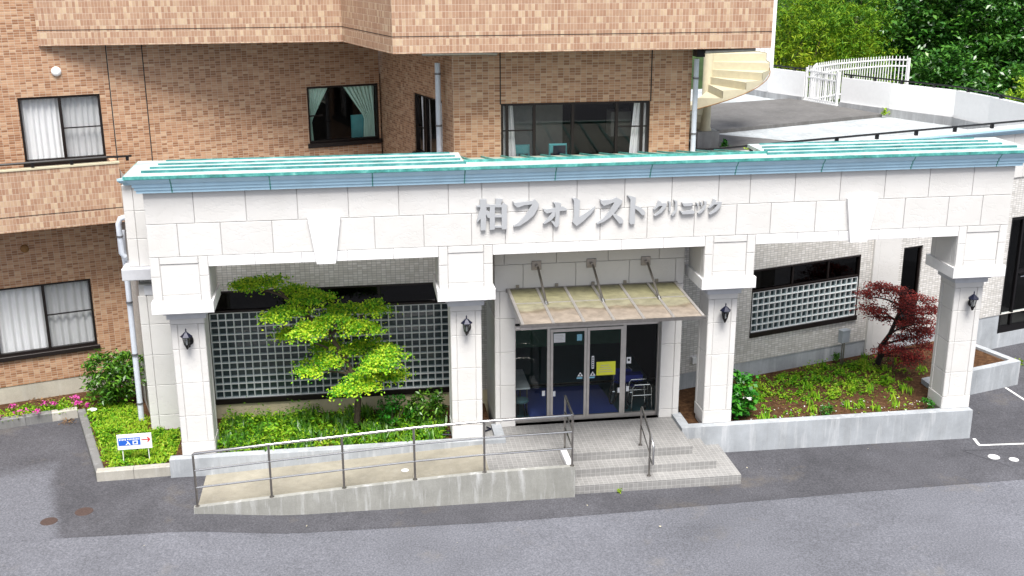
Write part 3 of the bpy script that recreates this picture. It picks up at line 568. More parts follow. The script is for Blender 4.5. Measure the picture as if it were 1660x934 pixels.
def pickets(mb_list, parent, pts, z0, z1, n, w=.03):
    P = [Vector((a, b)) for a, b in pts]; seg = [(b-a).length for a, b in zip(P[:-1], P[1:])]; L = sum(seg)
    for i in range(n):
        s = L*(i+.5)/n; k = 0
        while k < len(seg)-1 and s > seg[k]: s -= seg[k]; k += 1
        p = P[k].lerp(P[k+1], s/seg[k]); key = ('pk', round(z1-z0, 2), w)
        if key not in _pm:
            m = MB().box(-w/2, w/2, -w/2, w/2, 0, z1-z0-.06); q = w/2; zt = z1-z0-.06
            for c in range(4):
                e = [(-q, -q), (q, -q), (q, q), (-q, q)]; a_, b_ = e[c], e[(c+1) % 4]; m.poly([(*a_, zt), (*b_, zt), (0, 0, zt+.06)])
            _pm[key] = m.mesh('picket', 'white_paint')
        put('picket', _pm[key], parent, (p.x, p.y, z0))
def fence(name, label, cat, pts, z0, z1, n, rails, w=.03):
    t = thing(name, label, cat, (*pts[0], z0)); pickets(None, t, pts, z0, z1, n, w)
    for z in rails: path_wall(MB(), pts, z-.03, z+.03, .05).build('rail', 'white_paint', t)
    for a, b in (pts[0], pts[-1]): MB().box(a-.05, a+.05, b-.05, b+.05, z0-.1, z1-.1).build('post', 'white_paint', t)
    return t
fence('picket_gate', 'white picket gate between the two parapets of the roof terrace', 'gate', [(22.33, 20.1), (22.55, 19.2), (22.85, 18.3)], 5.35, 6.72, 13, (5.42, 6.25, 6.5))
MB().slab([(22.2, 20.2), (22.4, 20.25), (23.0, 18.2), (22.8, 18.15)], 5.2, 5.36).build('gate_sill', 'parapet_white', CL)
fence('picket_fence', 'curved white picket fence of the landing beyond the roof terrace', 'fence', [(22.75, 20.6), (23.5, 22.0), (25.0, 23.2), (26.6, 24.0), (28.0, 24.5), (28.7, 24.2)], 4.9, 6.6, 48, (5.1, 6.15, 6.42), .035)
def rail(label, pts, z, zb, step):
    t = thing('parapet_rail', label, 'railing', (*pts[0], z)); MB().tube([(a, b, z) for a, b in pts], .03, 6).build('top_rail', 'black_metal', t)
    P = [Vector((a, b)) for a, b in pts]
    for a, b in zip(P[:-1], P[1:]):
        n = max(1, round((b-a).length/step))
        for i in range(n): q = a.lerp(b, (i+.3)/n); MB().box(q.x-.04, q.x+.04, q.y-.04, q.y+.04, zb, z).build('bracket', 'black_metal', t)
    return t
rail('black handrail along the cornice above the right tiled wall', [tw(WR, u, .06, 0)[:2] for u in (0.3, 7, 13.9)], 6.53, 6.39, 1.45)
rail('black handrail on the white curved parapet of the roof terrace', EP, 6.54, 6.42, 1.4)
rail('short black handrail on the far parapet left of the picket gate', NP_, 6.54, 6.42, 1.6)

# glass block windows
def block_mesh(w):
    m = MB(); h = w/2; b = h*.85; d = .055
    o = [(-h, 0, -h), (h, 0, -h), (h, 0, h), (-h, 0, h)]; i = [(-b, d, -b), (b, d, -b), (b, d, b), (-b, d, b)]
    for k in range(4): n = (k+1) % 4; m.poly([o[k], o[n], i[n], i[k]])
    m.cm = 1; m.poly(i); return m.mesh('glass_block', ['block_edge', 'block_core'])
def block_window(parent, F, x0, x1, z0, z1, nx, nz, zsill, ztop, limit, rowoff=0.0):
    px, pz = (x1-x0)/nx, (z1-z0)/nz; j = .021
    mb = MB()
    for i in range(nx+1): mb.box(x0+i*px-j/2, x0+i*px+j/2, .008, .09, z0, z1)
    for k in range(nz+1): mb.box(x0, x1, .005, .092, z0+k*pz-j/2, z0+k*pz+j/2)
    w = mb.build('glass_block_window', 'mortar_pale', parent, F)
    me = block_mesh(min(px, pz)-j+.004); ang = math.atan2(F[3], F[2]); cells = [(i, k) for k in range(nz) for i in range(nx)]
    cells.sort(key=lambda c: c[0])
    for i, k in cells[:limit]: put('glass_block', me, w, tw(F, x0+(i+.5)*px, .02, z0+(k+.5)*pz), ang)
    rest = cells[limit:]
    if rest:
        m = MB(); h = (min(px, pz)-j+.004)/2; b = h*.85
        for i, k in rest:
            cx, cz = x0+(i+.5)*px, z0+(k+.5)*pz; o = [(cx-h, .02, cz-h), (cx+h, .02, cz-h), (cx+h, .02, cz+h), (cx-h, .02, cz+h)]; q = [(cx-b, .08, cz-b), (cx+b, .08, cz-b), (cx+b, .08, cz+b), (cx-b, .08, cz+b)]
            m.cm = 0
            for s in range(4): n = (s+1) % 4; m.poly([o[s], o[n], q[n], q[s]])
            m.cm = 1; m.poly(q)
        stuff(m.build('glass_blocks', ['block_edge', 'block_core'], w, F))
    e = .05
    MB().box(x0-e, x1+e, -.05, .13, zsill, z0-j/2).build('sill', 'bronze_frame', w, F)
    MB().box(x0-e, x0-j/2, .0, .12, z0, ztop).box(x1+j/2, x1+e, 0, .12, z0, ztop).box(x0-j/2, x1+j/2, .0, .12, ztop-.05, ztop).box(x0-j/2, x1+j/2, .0, .12, z1+j/2, z1+.06).box(x0+(x1-x0)*.36, x0+(x1-x0)*.36+.05, .03, .1, z1+.06, ztop-.05).box(x0+(x1-x0)*.7, x0+(x1-x0)*.7+.05, .03, .1, z1+.06, ztop-.05).build('frame', 'bronze_frame', w, F)
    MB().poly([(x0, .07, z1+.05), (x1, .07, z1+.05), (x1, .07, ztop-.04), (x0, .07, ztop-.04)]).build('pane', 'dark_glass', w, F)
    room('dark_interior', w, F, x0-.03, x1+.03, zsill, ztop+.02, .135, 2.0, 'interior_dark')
    return w
block_window(CL, fr(0, 2.65, 0), .75, 6.41, .85, 3.0, 31, 12, .71, 3.55, 300)
block_window(CL, WR, WIN2[0]+.05, WIN2[1]-.05, 1.60, 2.68, 19, 6, 1.465, 3.30, 200)
# ---------------------------------------------------------------- vestibule with glass doors
VF = fr(0, 1.0, 0)
vs = wall_open(MB(), 7.35, 11.73, -.2, 5.0, [(7.79, 11.28, .40, 2.98)], .22).box(7.35, 7.37, .0, 1.66, -.2, 5.0).box(11.71, 11.73, 0, 1.66, -.2, 5.0).box(7.36, 11.72, .01, 1.66, 4.98, 5.05).build('vestibule', 'stone_joint', CL, VF)
for z0, z1 in ((.40, .62), (.62, 1.45), (1.45, 2.28), (2.28, 3.10)):
    panel(vs, 7.32, 7.44, z0, z1, 1.0); panel(vs, 7.44, 7.80, z0, z1, 1.0); panel(vs, 11.27, 11.60, z0, z1, 1.0); panel(vs, 11.60, 11.76, z0, z1, 1.0)
    for xx, sd in ((7.35, -1), (11.73, 1)):
        F = fr(xx, 1.0, 90*sd); panel(vs, *((0, .8) if sd > 0 else (-.8, 0)), z0, z1, 0, 0, F); panel(vs, *((.8, 1.6) if sd > 0 else (-1.6, -.8)), z0, z1, 0, 0, F)
MB().box(7.80, 11.27, -.02, .05, 2.985, 3.10).build('lintel', 'aluminium', vs, VF)
for xs_, z0, z1 in (([7.32, 7.44, 8.62, 9.90, 11.12, 11.60, 11.76], 3.10, 3.76), ([7.32, 7.98, 9.20, 10.45, 11.55, 11.76], 3.76, 4.38), ([7.32, 7.55, 8.75, 9.95, 11.15, 11.76], 4.38, 5.0)):
    for a, b in zip(xs_[:-1], xs_[1:]): panel(vs, a, b, z0, z1, 1.0)
DG = thing('glass_doors', 'aluminium framed automatic glass doors with side panes at the entrance', 'door', (9.5, 1.2, .4))
mb = MB(); Y0, Y1 = 1.15, 1.24
mb.box(7.80, 11.27, Y0, Y1, .402, .50).box(7.80, 11.27, Y0, Y1, 2.74, 2.84).box(7.80, 7.83, Y0, Y1, .5, 2.74).box(11.24, 11.27, Y0, Y1, .5, 2.74).box(8.58, 8.65, Y0, Y1, .5, 2.74).box(10.40, 10.47, Y0, Y1, .5, 2.74).box(7.80, 11.27, Y0+.01, Y1-.01, 2.90, 2.985)
mb.build('frame', 'aluminium', DG)
MB().poly([(7.80, 1.2, 2.84), (11.27, 1.2, 2.84), (11.27, 1.2, 2.9), (7.80, 1.2, 2.9)]).build('transom_pane', 'dark_glass', DG)
for a, b in ((7.83, 8.58), (10.47, 11.24)): MB().poly([(a, 1.2, .5), (b, 1.2, .5), (b, 1.2, 2.74), (a, 1.2, 2.74)]).build('side_pane', 'door_glass', DG)
for a, b in ((8.655, 9.52), (9.53, 10.395)):
    lf = MB().box(a, a+.06, 1.12, 1.148, .42, 2.73).box(b-.06, b, 1.12, 1.148, .42, 2.73).box(a+.06, b-.06, 1.12, 1.148, 2.66, 2.73).box(a+.06, b-.06, 1.12, 1.148, .42, .53).build('door_leaf', 'aluminium', DG)
    MB().poly([(a+.06, 1.135, .53), (b-.06, 1.135, .53), (b-.06, 1.135, 2.66), (a+.06, 1.135, 2.66)]).build('pane', 'door_glass', lf)
def paper(name, label, cat, x0, x1, z0, z1, mat, y=1.13):
    return tag(MB().box(x0, x1, y-.004, y, z0, z1).build(name, mat), label, cat)
n = paper('notice', 'yellow paper notice taped on the right glass door leaf', 'notice', 9.76, 10.22, 1.52, 1.86, 'yellow_paper')
for i in range(4): MB().box(9.80+.02*i, 10.16-.03*i, 1.1225, 1.1255, 1.60+.055*i, 1.612+.055*i).build('print_line', 'aluminium', n)
n = paper('door_label', 'narrow white vertical label beside the yellow notice', 'label', 9.64, 9.70, 1.70, 2.02, 'white_paper')
for i in range(5): MB().box(9.655, 9.685, 1.1225, 1.1255, 1.73+.055*i, 1.765+.055*i).build('print_mark', 'ink', n)
n = paper('door_notice', 'white printed sheet at the top of the left door leaf', 'notice', 8.73, 9.0, 2.40, 2.62, 'white_paper')
for i in range(5): MB().box(8.76, 8.97-.02*(i % 3), 1.1225, 1.1255, 2.43+.035*i, 2.437+.035*i).build('print_line', 'aluminium', n)
for lab, cx in (('triangular automatic door sticker with blue bar on the left leaf', 9.37), ('triangular automatic door sticker with blue bar beside the yellow notice', 9.67)):
    s = thing('door_sticker', lab, 'sticker', (cx, 1.126, 1.52), 'door stickers'); MB().prism([(cx-.07, 1.52), (cx+.07, 1.52), (cx, 1.63)], 1.126, 1.13).build('triangle', 'white_paper', s); MB().box(cx-.018, cx+.018, 1.1235, 1.1258, 1.535, 1.58).build('symbol', 'ink', s); MB().box(cx-.085, cx+.05, 1.126, 1.13, 1.46, 1.50).build('bar', 'sticker_blue', s)
paper('door_notice', 'pale blue sticker near the top centre of the left door leaf', 'sticker', 9.28, 9.40, 2.42, 2.58, 'sticker_blue')
n = paper('door_notice', 'small white card with black picture on the right side frame', 'card', 10.50, 10.61, 1.76, 1.92, 'white_paper', 1.19); MB().box(10.53, 10.58, 1.1825, 1.1855, 1.82, 1.88).build('picture', 'ink', n)
for lab, cx, yy in (('small white card left of the left door post', 8.50, 1.19), ('small white card right of the left door post', 8.74, 1.13), ('small white card left of the right door post', 10.32, 1.13), ('small white card right of the right door post', 10.54, 1.19)):
    paper('door_card', lab, 'card', cx-.035, cx+.035, 1.05, 1.18, 'white_paper', yy)
# interior behind the doors
mb = MB(); x0, x1, y0, y1, z0, z1 = 7.4, 11.7, 1.26, 6.4, .385, 3.0
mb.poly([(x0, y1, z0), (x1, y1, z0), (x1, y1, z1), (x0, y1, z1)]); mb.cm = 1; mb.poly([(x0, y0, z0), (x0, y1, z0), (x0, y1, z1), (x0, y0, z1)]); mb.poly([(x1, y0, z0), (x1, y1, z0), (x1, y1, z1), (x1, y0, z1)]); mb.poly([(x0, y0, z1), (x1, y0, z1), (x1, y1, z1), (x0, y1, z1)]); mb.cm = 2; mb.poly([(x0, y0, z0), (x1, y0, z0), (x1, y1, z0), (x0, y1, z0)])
mb.build('hall_interior', ['interior_reflection_green', 'interior_dark', 'lino_teal'], CL)  # back wall green imitates trees reflected in the door glass
tag(MB().slab([(8.25, 1.30), (10.42, 1.30), (10.3, 3.3), (8.1, 3.3)], .386, .398).build('door_mat', 'carpet_blue'), 'blue carpet mat behind the glass doors', 'mat')
T = thing('table', 'white topped table with a yellow cloth behind the left side pane', 'table', (7.95, 2.2, .385))
MB().cbox(7.45, 8.25, 1.62, 2.9, 1.06, 1.10, .006).build('table_top', 'table_top', T)
for a, b in ((7.5, 1.7), (8.18, 1.7), (7.5, 2.82), (8.18, 2.82)): MB().tube([(a, b, .385), (a, b, 1.06)], .02, 6).build('leg', 'steel_post', T)
mb = MB()
for i in range(30): px, py = random.uniform(7.6, 7.9), random.uniform(2.1, 2.35); mb.tube([(px, py, 1.10), (px+random.uniform(-.06, .06), py, 1.13), (px+random.uniform(-.1, .1), py+.05, 1.105)], .012, 5)
tag(mb.build('cloth', 'yellow_paper'), 'crumpled yellow cloth lying on the white table in the hall', 'cloth')
T = thing('stool', 'round dark stool under the white table in the hall', 'stool', (8.05, 1.5, .385))
MB().lathe([(.17, .80), (.18, .82), (.18, .85), (.15, .87)], 8.02, 1.52, 16).build('seat', 'lino_teal', T)
for a in range(4): c_, s_ = math.cos(a*1.57+.4), math.sin(a*1.57+.4); MB().tube([(8.02+.1*c_, 1.52+.1*s_, .80), (8.02+.16*c_, 1.52+.16*s_, .386)], .012, 6).build('leg', 'black_metal', T)
def circ(cx, cy, cz, r, n=28, ax=(1, 0)): return [(cx+ax[0]*r*math.cos(2*math.pi*i/n), cy+ax[1]*r*math.cos(2*math.pi*i/n), cz+r*math.sin(2*math.pi*i/n)) for i in range(n)]
WC = thing('wheelchair', 'folding wheelchair with blue seat parked behind the right side pane', 'wheelchair', (10.75, 1.95, .385))
wax = (.55, .835)
for off in (0, .5):
    cx, cy = 10.40+off*.835, 2.05-off*.55*.4
    wh = MB().tube(circ(cx, cy, .70, .30, 30, wax), .018, 6, True).build('wheel', 'rubber', WC)
    MB().tube(circ(cx, cy, .70, .255, 30, wax), .009, 5, True).build('hand_rim', 'steel', wh)
    sp = MB()
    for i in range(12): t_ = i*math.pi/6; sp.tube([(cx, cy, .70), (cx+wax[0]*.29*math.cos(t_), cy+wax[1]*.29*math.cos(t_), .70+.29*math.sin(t_))], .003, 4)
    sp.tube([(cx-.03, cy, .70), (cx+.03, cy, .70)], .03, 8).build('spokes', 'steel', wh)
    MB().tube([(cx, cy, .70), (cx+.02, cy+.02, 1.30), (cx-.08, cy+.12, 1.34)], .014, 6).tube([(cx, cy, 1.02), (cx+.25, cy-.32, 1.02), (cx+.27, cy-.36, .55)], .013, 6).build('side_frame', 'steel', WC)
    MB().tube(circ(cx+.27, cy-.38, .47, .08, 14, wax), .015, 6, True).build('caster', 'rubber', WC)
MB().poly([(10.42, 2.05, .93), (10.82, 1.95, .93), (11.07, 1.62, .95), (10.67, 1.70, .95)]).poly([(10.42, 2.07, .93), (10.84, 1.97, .93), (10.86, 1.99, 1.30), (10.44, 2.09, 1.30)]).box(10.5, 11.05, 1.72, 1.95, 1.08, 1.24).build('seat', 'fabric_blue', WC)
WK = thing('walking_frame', 'silver walking frame standing in front of the wheelchair', 'walking frame', (11.0, 1.5, .385))
for yy in (1.36, 1.72):
    x0, x1 = 10.72, 11.18; MB().tube([(x0-.03, yy, .386), (x0, yy, 1.05), (x0+.04, yy, 1.12), (x1-.04, yy, 1.12), (x1, yy, 1.05), (x1+.03, yy, .386)], .014, 6).build('side', 'steel', WK)
    MB().tube([(x0, yy, .85), (x1, yy, .85)], .011, 6).build('crossbar', 'steel', WK)
MB().tube([(10.72, 1.36, .98), (10.72, 1.72, .98)], .012, 6).build('crossbar', 'steel', WK)

# ---------------------------------------------------------------- entrance canopy
CN = thing('entrance_canopy', 'weathered sloping glazed canopy hung on steel rods over the doors', 'canopy', (9.56, 0, 3.7))
cz = lambda y: 3.79 - (1.0-y)*.045; CX = [7.64 + i*(11.54-7.64)/6 for i in range(7)]
for i, (a, b) in enumerate(zip(CX[:-1], CX[1:])):
    m = MB(); m.v += [(a+.03, -1.27, cz(-1.27)), (b-.03, -1.27, cz(-1.27)), (b-.03, .97, cz(.97)), (a+.03, .97, cz(.97))]; m.v += [(x, y, z+.012) for x, y, z in m.v]
    m.f += [(3, 2, 1, 0), (4, 5, 6, 7), (0, 1, 5, 4), (1, 2, 6, 5), (2, 3, 7, 6), (3, 0, 4, 7)]; m.m += [0]*6; m.build('canopy_panel', 'canopy_sheet', CN)
def sbar(x0, x1, y0, y1, h0, h1, name, mat):
    m = MB(); m.v += [(x0, y0, cz(y0)+h0), (x1, y0, cz(y0)+h0), (x1, y1, cz(y1)+h0), (x0, y1, cz(y1)+h0), (x0, y0, cz(y0)+h1), (x1, y0, cz(y0)+h1), (x1, y1, cz(y1)+h1), (x0, y1, cz(y1)+h1)]
    m.f += [(0, 3, 2, 1), (4, 5, 6, 7), (0, 1, 5, 4), (1, 2, 6, 5), (2, 3, 7, 6), (3, 0, 4, 7)]; m.m += [0]*6; return m.build(name, mat, CN)
for i, x in enumerate(CX): sbar(x-.03, x+.03, -1.26, .98, -.05 if 0 < i < 6 else -.07, .03, 'rafter', 'aluminium')
sbar(7.58, 11.60, -1.31, -1.26, -.045, .018, 'front_edge', 'steel_post'); sbar(7.58, 11.60, .95, .975, -.06, .034, 'rear_edge', 'steel_post'); sbar(7.67, 11.51, -.02, .02, .0125, .02, 'cross_bar', 'aluminium')
for x in (7.85, 8.75, 9.6, 10.35, 11.1): MB().box(x-.035, x+.035, .93, .97, 3.80, 3.90).build('clip', 'steel_post', CN)
for x in (8.285, 9.555, 10.83):
    MB().cbox(x-.11, x+.11, .945, .97, 4.24, 4.45, .006).build('wall_plate', 'steel_post', CN); MB().tube([(x, .94, 4.34), (x, .86, 4.34)], .035, 8).build('bracket', 'steel_post', CN)
    xx = x+.02; MB().tube([(xx, .88, 4.33), (xx+.03, -.10, 3.78)], .028, 8).build('rod', 'steel_post', CN); MB().tube([(xx+.03, -.08, 3.80), (xx+.04, -.16, 3.745)], .04, 8).build('clevis', 'steel', CN)

# ---------------------------------------------------------------- brick clad building behind
BB = thing('brick_building', 'tall building clad in brown brick tiles with overhanging upper floor', 'building', (2, 8, 0))
WL = fr(-3.6, 4.925, 17); DW = fr(5.048, 7.726, -73); FW = fr(0, 2.62, 0)
c17 = math.cos(R_(17)); ul = lambda x: (x+3.6)/c17
LU = (ul(-3.567), ul(-1.79), 6.20, 7.87); LL = (ul(-4.70), ul(-2.467), 1.39, 3.26); W2 = (ul(3.133), ul(5.01), 6.15, 7.755)
wall_open(MB(), -9, ul(5.048), .70, 12.5, [LU, LL, W2]).build('wall', 'brick_tile', BB, WL)
MB().poly([(-9, .015, -.3), (ul(5.048), .015, -.3), (ul(5.048), .015, .695), (-9, .015, .695)]).build('plinth', 'concrete_plinth', BB, WL)
DWN = (2.69, 4.62, 6.18, 7.79)
wall_open(MB(), 0, 5.32, 5.2, 9.06, [DWN]).build('wall', 'brick_tile', BB, DW)
FWN = (7.71, 11.26, 6.35, 7.79)
wall_open(MB(), 6.603, 12.24, 5.2, 9.06, [FWN]).build('wall', 'brick_tile', BB, FW)
MB().poly([(12.24, 2.62, 5.2), (12.24, 10, 5.2), (12.24, 10, 9.06), (12.24, 2.62, 9.06)]).build('wall', 'brick_tile', BB)
for x in (ul(-1.55), ul(-.75)): MB().box(x-.012, x+.012, -.004, .0, .7, 9.06).build('movement_joint', 'rubber', BB, WL)
for x in (7.70, 11.27): MB().box(x-.014, x+.014, -.004, .0, 5.2 if x > 20 else FWN[3]-.02, 9.06).build('movement_joint', 'rubber', BB, FW)
MB().box(-9, -.62, -.004, 0, 9.40, 9.415).build('movement_joint', 'rubber', BB, WL)
# overhanging upper floor
OV = [(-2.97, 5.06), (4.135, 5.06), (5.225, 1.493), (13.72, 1.493)]
for i, (a, b) in enumerate(zip(OV[:-1], OV[1:])):
    L = math.hypot(b[0]-a[0], b[1]-a[1]); F = fr(*a, math.degrees(math.atan2(b[1]-a[1], b[0]-a[0])))
    MB().poly([(0, 0, 9.06), (L, 0, 9.06), (L, 0, 12.5), (0, 0, 12.5)]).build('upper_wall', 'brick_tile_upright', BB, F)
    MB().box(.0 if i else .01, L, -.004, 0, 9.415, 9.43).build('movement_joint', 'rubber', BB, F)
MB().poly([(13.72, 1.493, 9.06), (13.72, 9, 9.06), (13.72, 9, 12.5), (13.72, 1.493, 12.5)]).build('upper_wall', 'white_paint', BB)
MB().poly([(-2.97, 5.06, 9.06), (-2.97, 5.3, 9.06), (-2.97, 5.3, 12.5), (-2.97, 5.06, 12.5)][::-1]).build('upper_wall', 'brick_tile_upright', BB)
mb = MB(); mb.poly([(-2.97, 5.06, 9.061), (-2.97, 5.3, 9.061), (5.048, 7.726, 9.061), (4.135, 5.06, 9.061)]); mb.poly([(4.135, 5.06, 9.061), (5.048, 7.726, 9.061), (6.603, 2.62, 9.061), (5.225, 1.493, 9.061)]); mb.poly([(5.225, 1.493, 9.061), (6.603, 2.62, 9.061), (12.34, 2.62, 9.061), (13.72, 1.493, 9.061)]); mb.poly([(13.72, 1.493, 9.061), (12.34, 2.62, 9.061), (12.34, 9, 9.061), (13.72, 9, 9.061)])
mb.build('soffit', 'soffit', BB)
mb = MB()
for i in range(9): mb.box(16.55+i*.16, 16.63+i*.16, 12.45, 12.5, 7.3, 12.5)
mb.box(16.4, 18.0, 12.5, 12.75, 7.3, 12.5).build('ribbed_wall', 'white_paint', BB)
# balcony
BF = fr(*[WP[BB].x*0 + v for v in tw(WL, 0, -1.3, 0)[:2]], 17); BR_ = (-1.27-BF[0])/c17
bal = MB().box(-9, BR_, 0, .15, 4.93, 6.36).box(-9, BR_, .15, 1.29, 4.93, 5.08).box(BR_-.15, BR_-.001, .15, 1.25, 5.08, 6.355).build('balcony', 'brick_tile_upright', BB, BF)
MB().box(-9, BR_+.02, -.02, .17, 6.362, 6.40).build('coping', 'cream_paint', bal, BF); MB().box(-9, BR_, -.004, 0, 5.285, 5.30).build('movement_joint', 'rubber', bal, BF)
t = thing('balcony_rail', 'black metal handrail on the brick balcony at the left', 'railing', tw(BF, -1, .05, 6.4))
MB().tube([(-9, .06, 6.52), (BR_-.25, .06, 6.52), (BR_+.02, .10, 6.50), (BR_+.35, .55, 6.42)], .03, 6).build('top_rail', 'black_metal', t, BF)
for u in (-3.0, -1.5, .15, 1.0, 2.25): MB().box(u-.035, u+.035, .03, .09, 6.40, 6.52).build('bracket', 'black_metal', t, BF)
# windows
def window(parent, F, op, mids, glass='window_glass', screens=(), bars=(), sill=True, fw=.055, interior='interior_wall', depth=3.0):
    x0, x1, z0, z1 = op; zs = z0+.11 if sill else z0
    m = MB().box(x0+.004, x0+fw, .03, .13, zs, z1-.004).box(x1-fw, x1-.004, .03, .13, zs, z1-.004).box(x0+fw, x1-fw, .03, .13, z1-fw, z1-.004).box(x0+fw, x1-fw, .03, .13, zs, zs+fw)
    for u in mids: m.box(u-.035, u+.035, .035, .12, zs+fw, z1-fw)
    for u0, u1, z in bars: m.box(u0, u1, .05, .09, z-.014, z+.014)
    w = m.build('window', 'bronze_frame', parent, F)
    if sill: MB().cbox(x0-.05, x1+.05, -.07, .13, z0-.01, zs-.002, .01).build('sill', 'bronze_frame', w, F)
    e = [x0+fw] + list(mids) + [x1-fw]
    for k, (a, b) in enumerate(zip(e[:-1], e[1:])):
        MB().poly([(a, .08, zs+fw), (b, .08, zs+fw), (b, .08, z1-fw), (a, .08, z1-fw)]).build('pane', glass, w, F)
        if k in screens: MB().poly([(a, .06, zs+fw), (b, .06, zs+fw), (b, .06, z1-fw), (a, .06, z1-fw)]).build('insect_screen', 'insect_screen', w, F)
    room('room_interior', w, F, x0-.4, x1+.4, z0-.5, z1+.3, .145, depth, interior); return w
def curtain(label, F, x0, x1, z0, z1, y=.2, mat='curtain_white', amp=.03, wl=.14, shape=None, group=None):
    nx, nz = max(8, int((x1-x0)/wl*7)), 14; m = MB(); idx = {}
    for k in range(nz+1):
        z = z0+(z1-z0)*k/nz
        a, b = shape(k/nz) if shape else (0, 1)
        for i in range(nx+1):
            u = i/nx; x = x0+(x1-x0)*(a+(b-a)*u); ph = (x1-x0)*u/wl*2*math.pi
            idx[i, k] = len(m.v); m.v.append((x, y+amp*math.sin(ph+.6*math.sin(ph*.37))+.012*math.sin(3*z), z))
    for k in range(nz):
        for i in range(nx): m.f.append((idx[i, k], idx[i+1, k], idx[i+1, k+1], idx[i, k+1])); m.m.append(0)
    o = m.build('curtain', mat, None, F, True); return tag(o, label, 'curtain', group)
mu = (LU[0]+LU[1])/2; window(BB, WL, LU, [mu], screens=(1,), bars=[(mu, LU[1], 7.08)])
curtain('white net curtain in the upper left brick wall window', WL, LU[0]+.02, LU[1]-.02, LU[2]+.05, LU[3]-.02)
mu = ul(-3.55); window(BB, WL, LL, [mu], screens=(1,), bars=[(mu, LL[1], 2.42)])
curtain('white net curtain in the lower left brick wall window', WL, LL[0]+.02, LL[1]-.02, LL[2]+.05, LL[3]-.02, wl=.19, amp=.04)
window(BB, WL, W2, [], bars=[(W2[0], W2[0]+.42, 6.98)], interior='interior_dark')
def tie_l(t): return (0, .95-.8*min(1, abs(1-t)/.62) if t > .38 else .15+.10*(.38-t))
curtain('mint curtain tied back at the left of the dark window', WL, W2[0]+.06, W2[0]+.66, W2[2]+.12, W2[3]-.05, mat='curtain_mint', shape=tie_l, wl=.11)
def tie_r(t): return (1-(.98-.66*min(1, abs(1-t)/.62)), 1) if t > .38 else (.66-.12*(.38-t), 1)
curtain('mint curtain tied back at the right of the dark window', WL, W2[1]-.95, W2[1]-.06, W2[2]+.12, W2[3]-.05, mat='curtain_mint', shape=tie_r, wl=.12)
MB().box(W2[1]-.70, W2[1]-.12, .3, .34, W2[2]+.1, W2[2]+.75).build('inner_screen', 'teal_plastic', BB, WL)
window(BB, DW, DWN, [3.30, 3.42], bars=[(DWN[0], 3.3, 6.95)])
curtain('pale curtain in the narrow window beside the downpipe', DW, DWN[0]+.05, 3.28, 6.25, 7.75, wl=.10)
curtain('second pale curtain edge in the narrow window behind the downpipe', DW, 3.8, 4.5, 6.25, 7.75, wl=.10)
e = FWN; x1q, x2q = 8.50, 10.47
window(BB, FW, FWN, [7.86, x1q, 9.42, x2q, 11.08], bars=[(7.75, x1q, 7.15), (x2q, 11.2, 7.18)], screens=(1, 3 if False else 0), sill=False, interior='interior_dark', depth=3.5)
curtain('white curtain at the left end of the wide upper window', FW, 7.74, 8.10, 6.35, 7.74, wl=.10, shape=lambda t: (0, 1-.25*t))
curtain('white curtain at the right end of the wide upper window', FW, 10.82, 11.22, 6.35, 7.74, wl=.10, shape=lambda t: (.25*t, 1))
def chair(label, x, y, z):
    t = thing('chair', label, 'chair', (x, y, z), 'teal chairs behind the wide window')
    m = MB().cbox(x-.22, x+.22, y-.02, y+.03, z+.50, z+.62, .02).cbox(x-.22, x+.22, y-.02, y+.03, z+.68, z+.92, .03)
    for q in (-.2, -.07, .07, .2): m.box(x+q-.02, x+q+.02, y-.015, y+.025, z+.40, z+.7)
    m.build('backrest', 'teal_plastic', t); MB().box(x-.22, x+.22, y+.03, y+.46, z+.40, z+.45).build('seat', 'teal_plastic', t)
    for a in (-.19, .19):
        for b in (.02, .42): MB().tube([(x+a, y+b, z), (x+a, y+b, z+.4)], .016, 6).build('leg', 'steel_post', t)
chair('teal chair with slotted back behind the left pane of the wide window', 8.22, 2.95, 5.85); chair('teal chair with dark garment on its back in the wide window', 9.12, 2.95, 5.85)
tag(MB().box(9.00, 9.30, 2.90, 2.925, 6.50, 6.73).box(9.20, 9.29, 2.895, 2.925, 6.38, 6.50).box(8.98, 9.05, 2.895, 2.925, 6.42, 6.5).build('garment', 'lamp_navy'), 'dark blue garment hung over the teal chair in the window', 'garment')
tag(MB().box(10.55, 11.05, 3.6, 4.1, 6.8, 7.4).build('cabinet', 'interior_wall'), 'grey cabinet standing behind the right pane of the wide window', 'cabinet')
# other openings of the clinic's right wall
window(CL, WR, NW, [], glass='dark_glass', sill=False, interior='interior_dark', depth=1.5)
w = MB().box(DR[0]+.005, DR[0]+.09, .03, .13, DR[2], DR[3]-.01).box(DR[1]-.09, DR[1]-.005, .03, .13, DR[2], DR[3]-.01).box(DR[0]+.09, DR[1]-.09, .03, .13, DR[3]-.1, DR[3]-.01).box(DR[0]+.09, DR[1]-.09, .03, .13, DR[2], DR[2]+.2).box(DR[0]+.5, DR[0]+.57, .03, .13, DR[2]+.2, DR[3]-.1).box(DR[0]+.57, DR[1]-.09, .03, .13, 2.0, 2.1).build('side_door', 'black_metal', CL, WR)
MB().poly([(DR[0]+.09, .08, DR[2]+.2), (DR[1]-.09, .08, DR[2]+.2), (DR[1]-.09, .08, DR[3]-.1), (DR[0]+.09, .08, DR[3]-.1)]).build('pane', 'door_glass', w, WR); MB().tube([(DR[0]+.65, -.0, 1.9), (DR[0]+.85, 0, 1.9)], .015, 6).build('door_handle', 'steel', w, WR)
room('room_interior', w, WR, DR[0]-.2, DR[1]+.2, DR[2], DR[3]+.1, .145, 3.0, 'interior_dark')
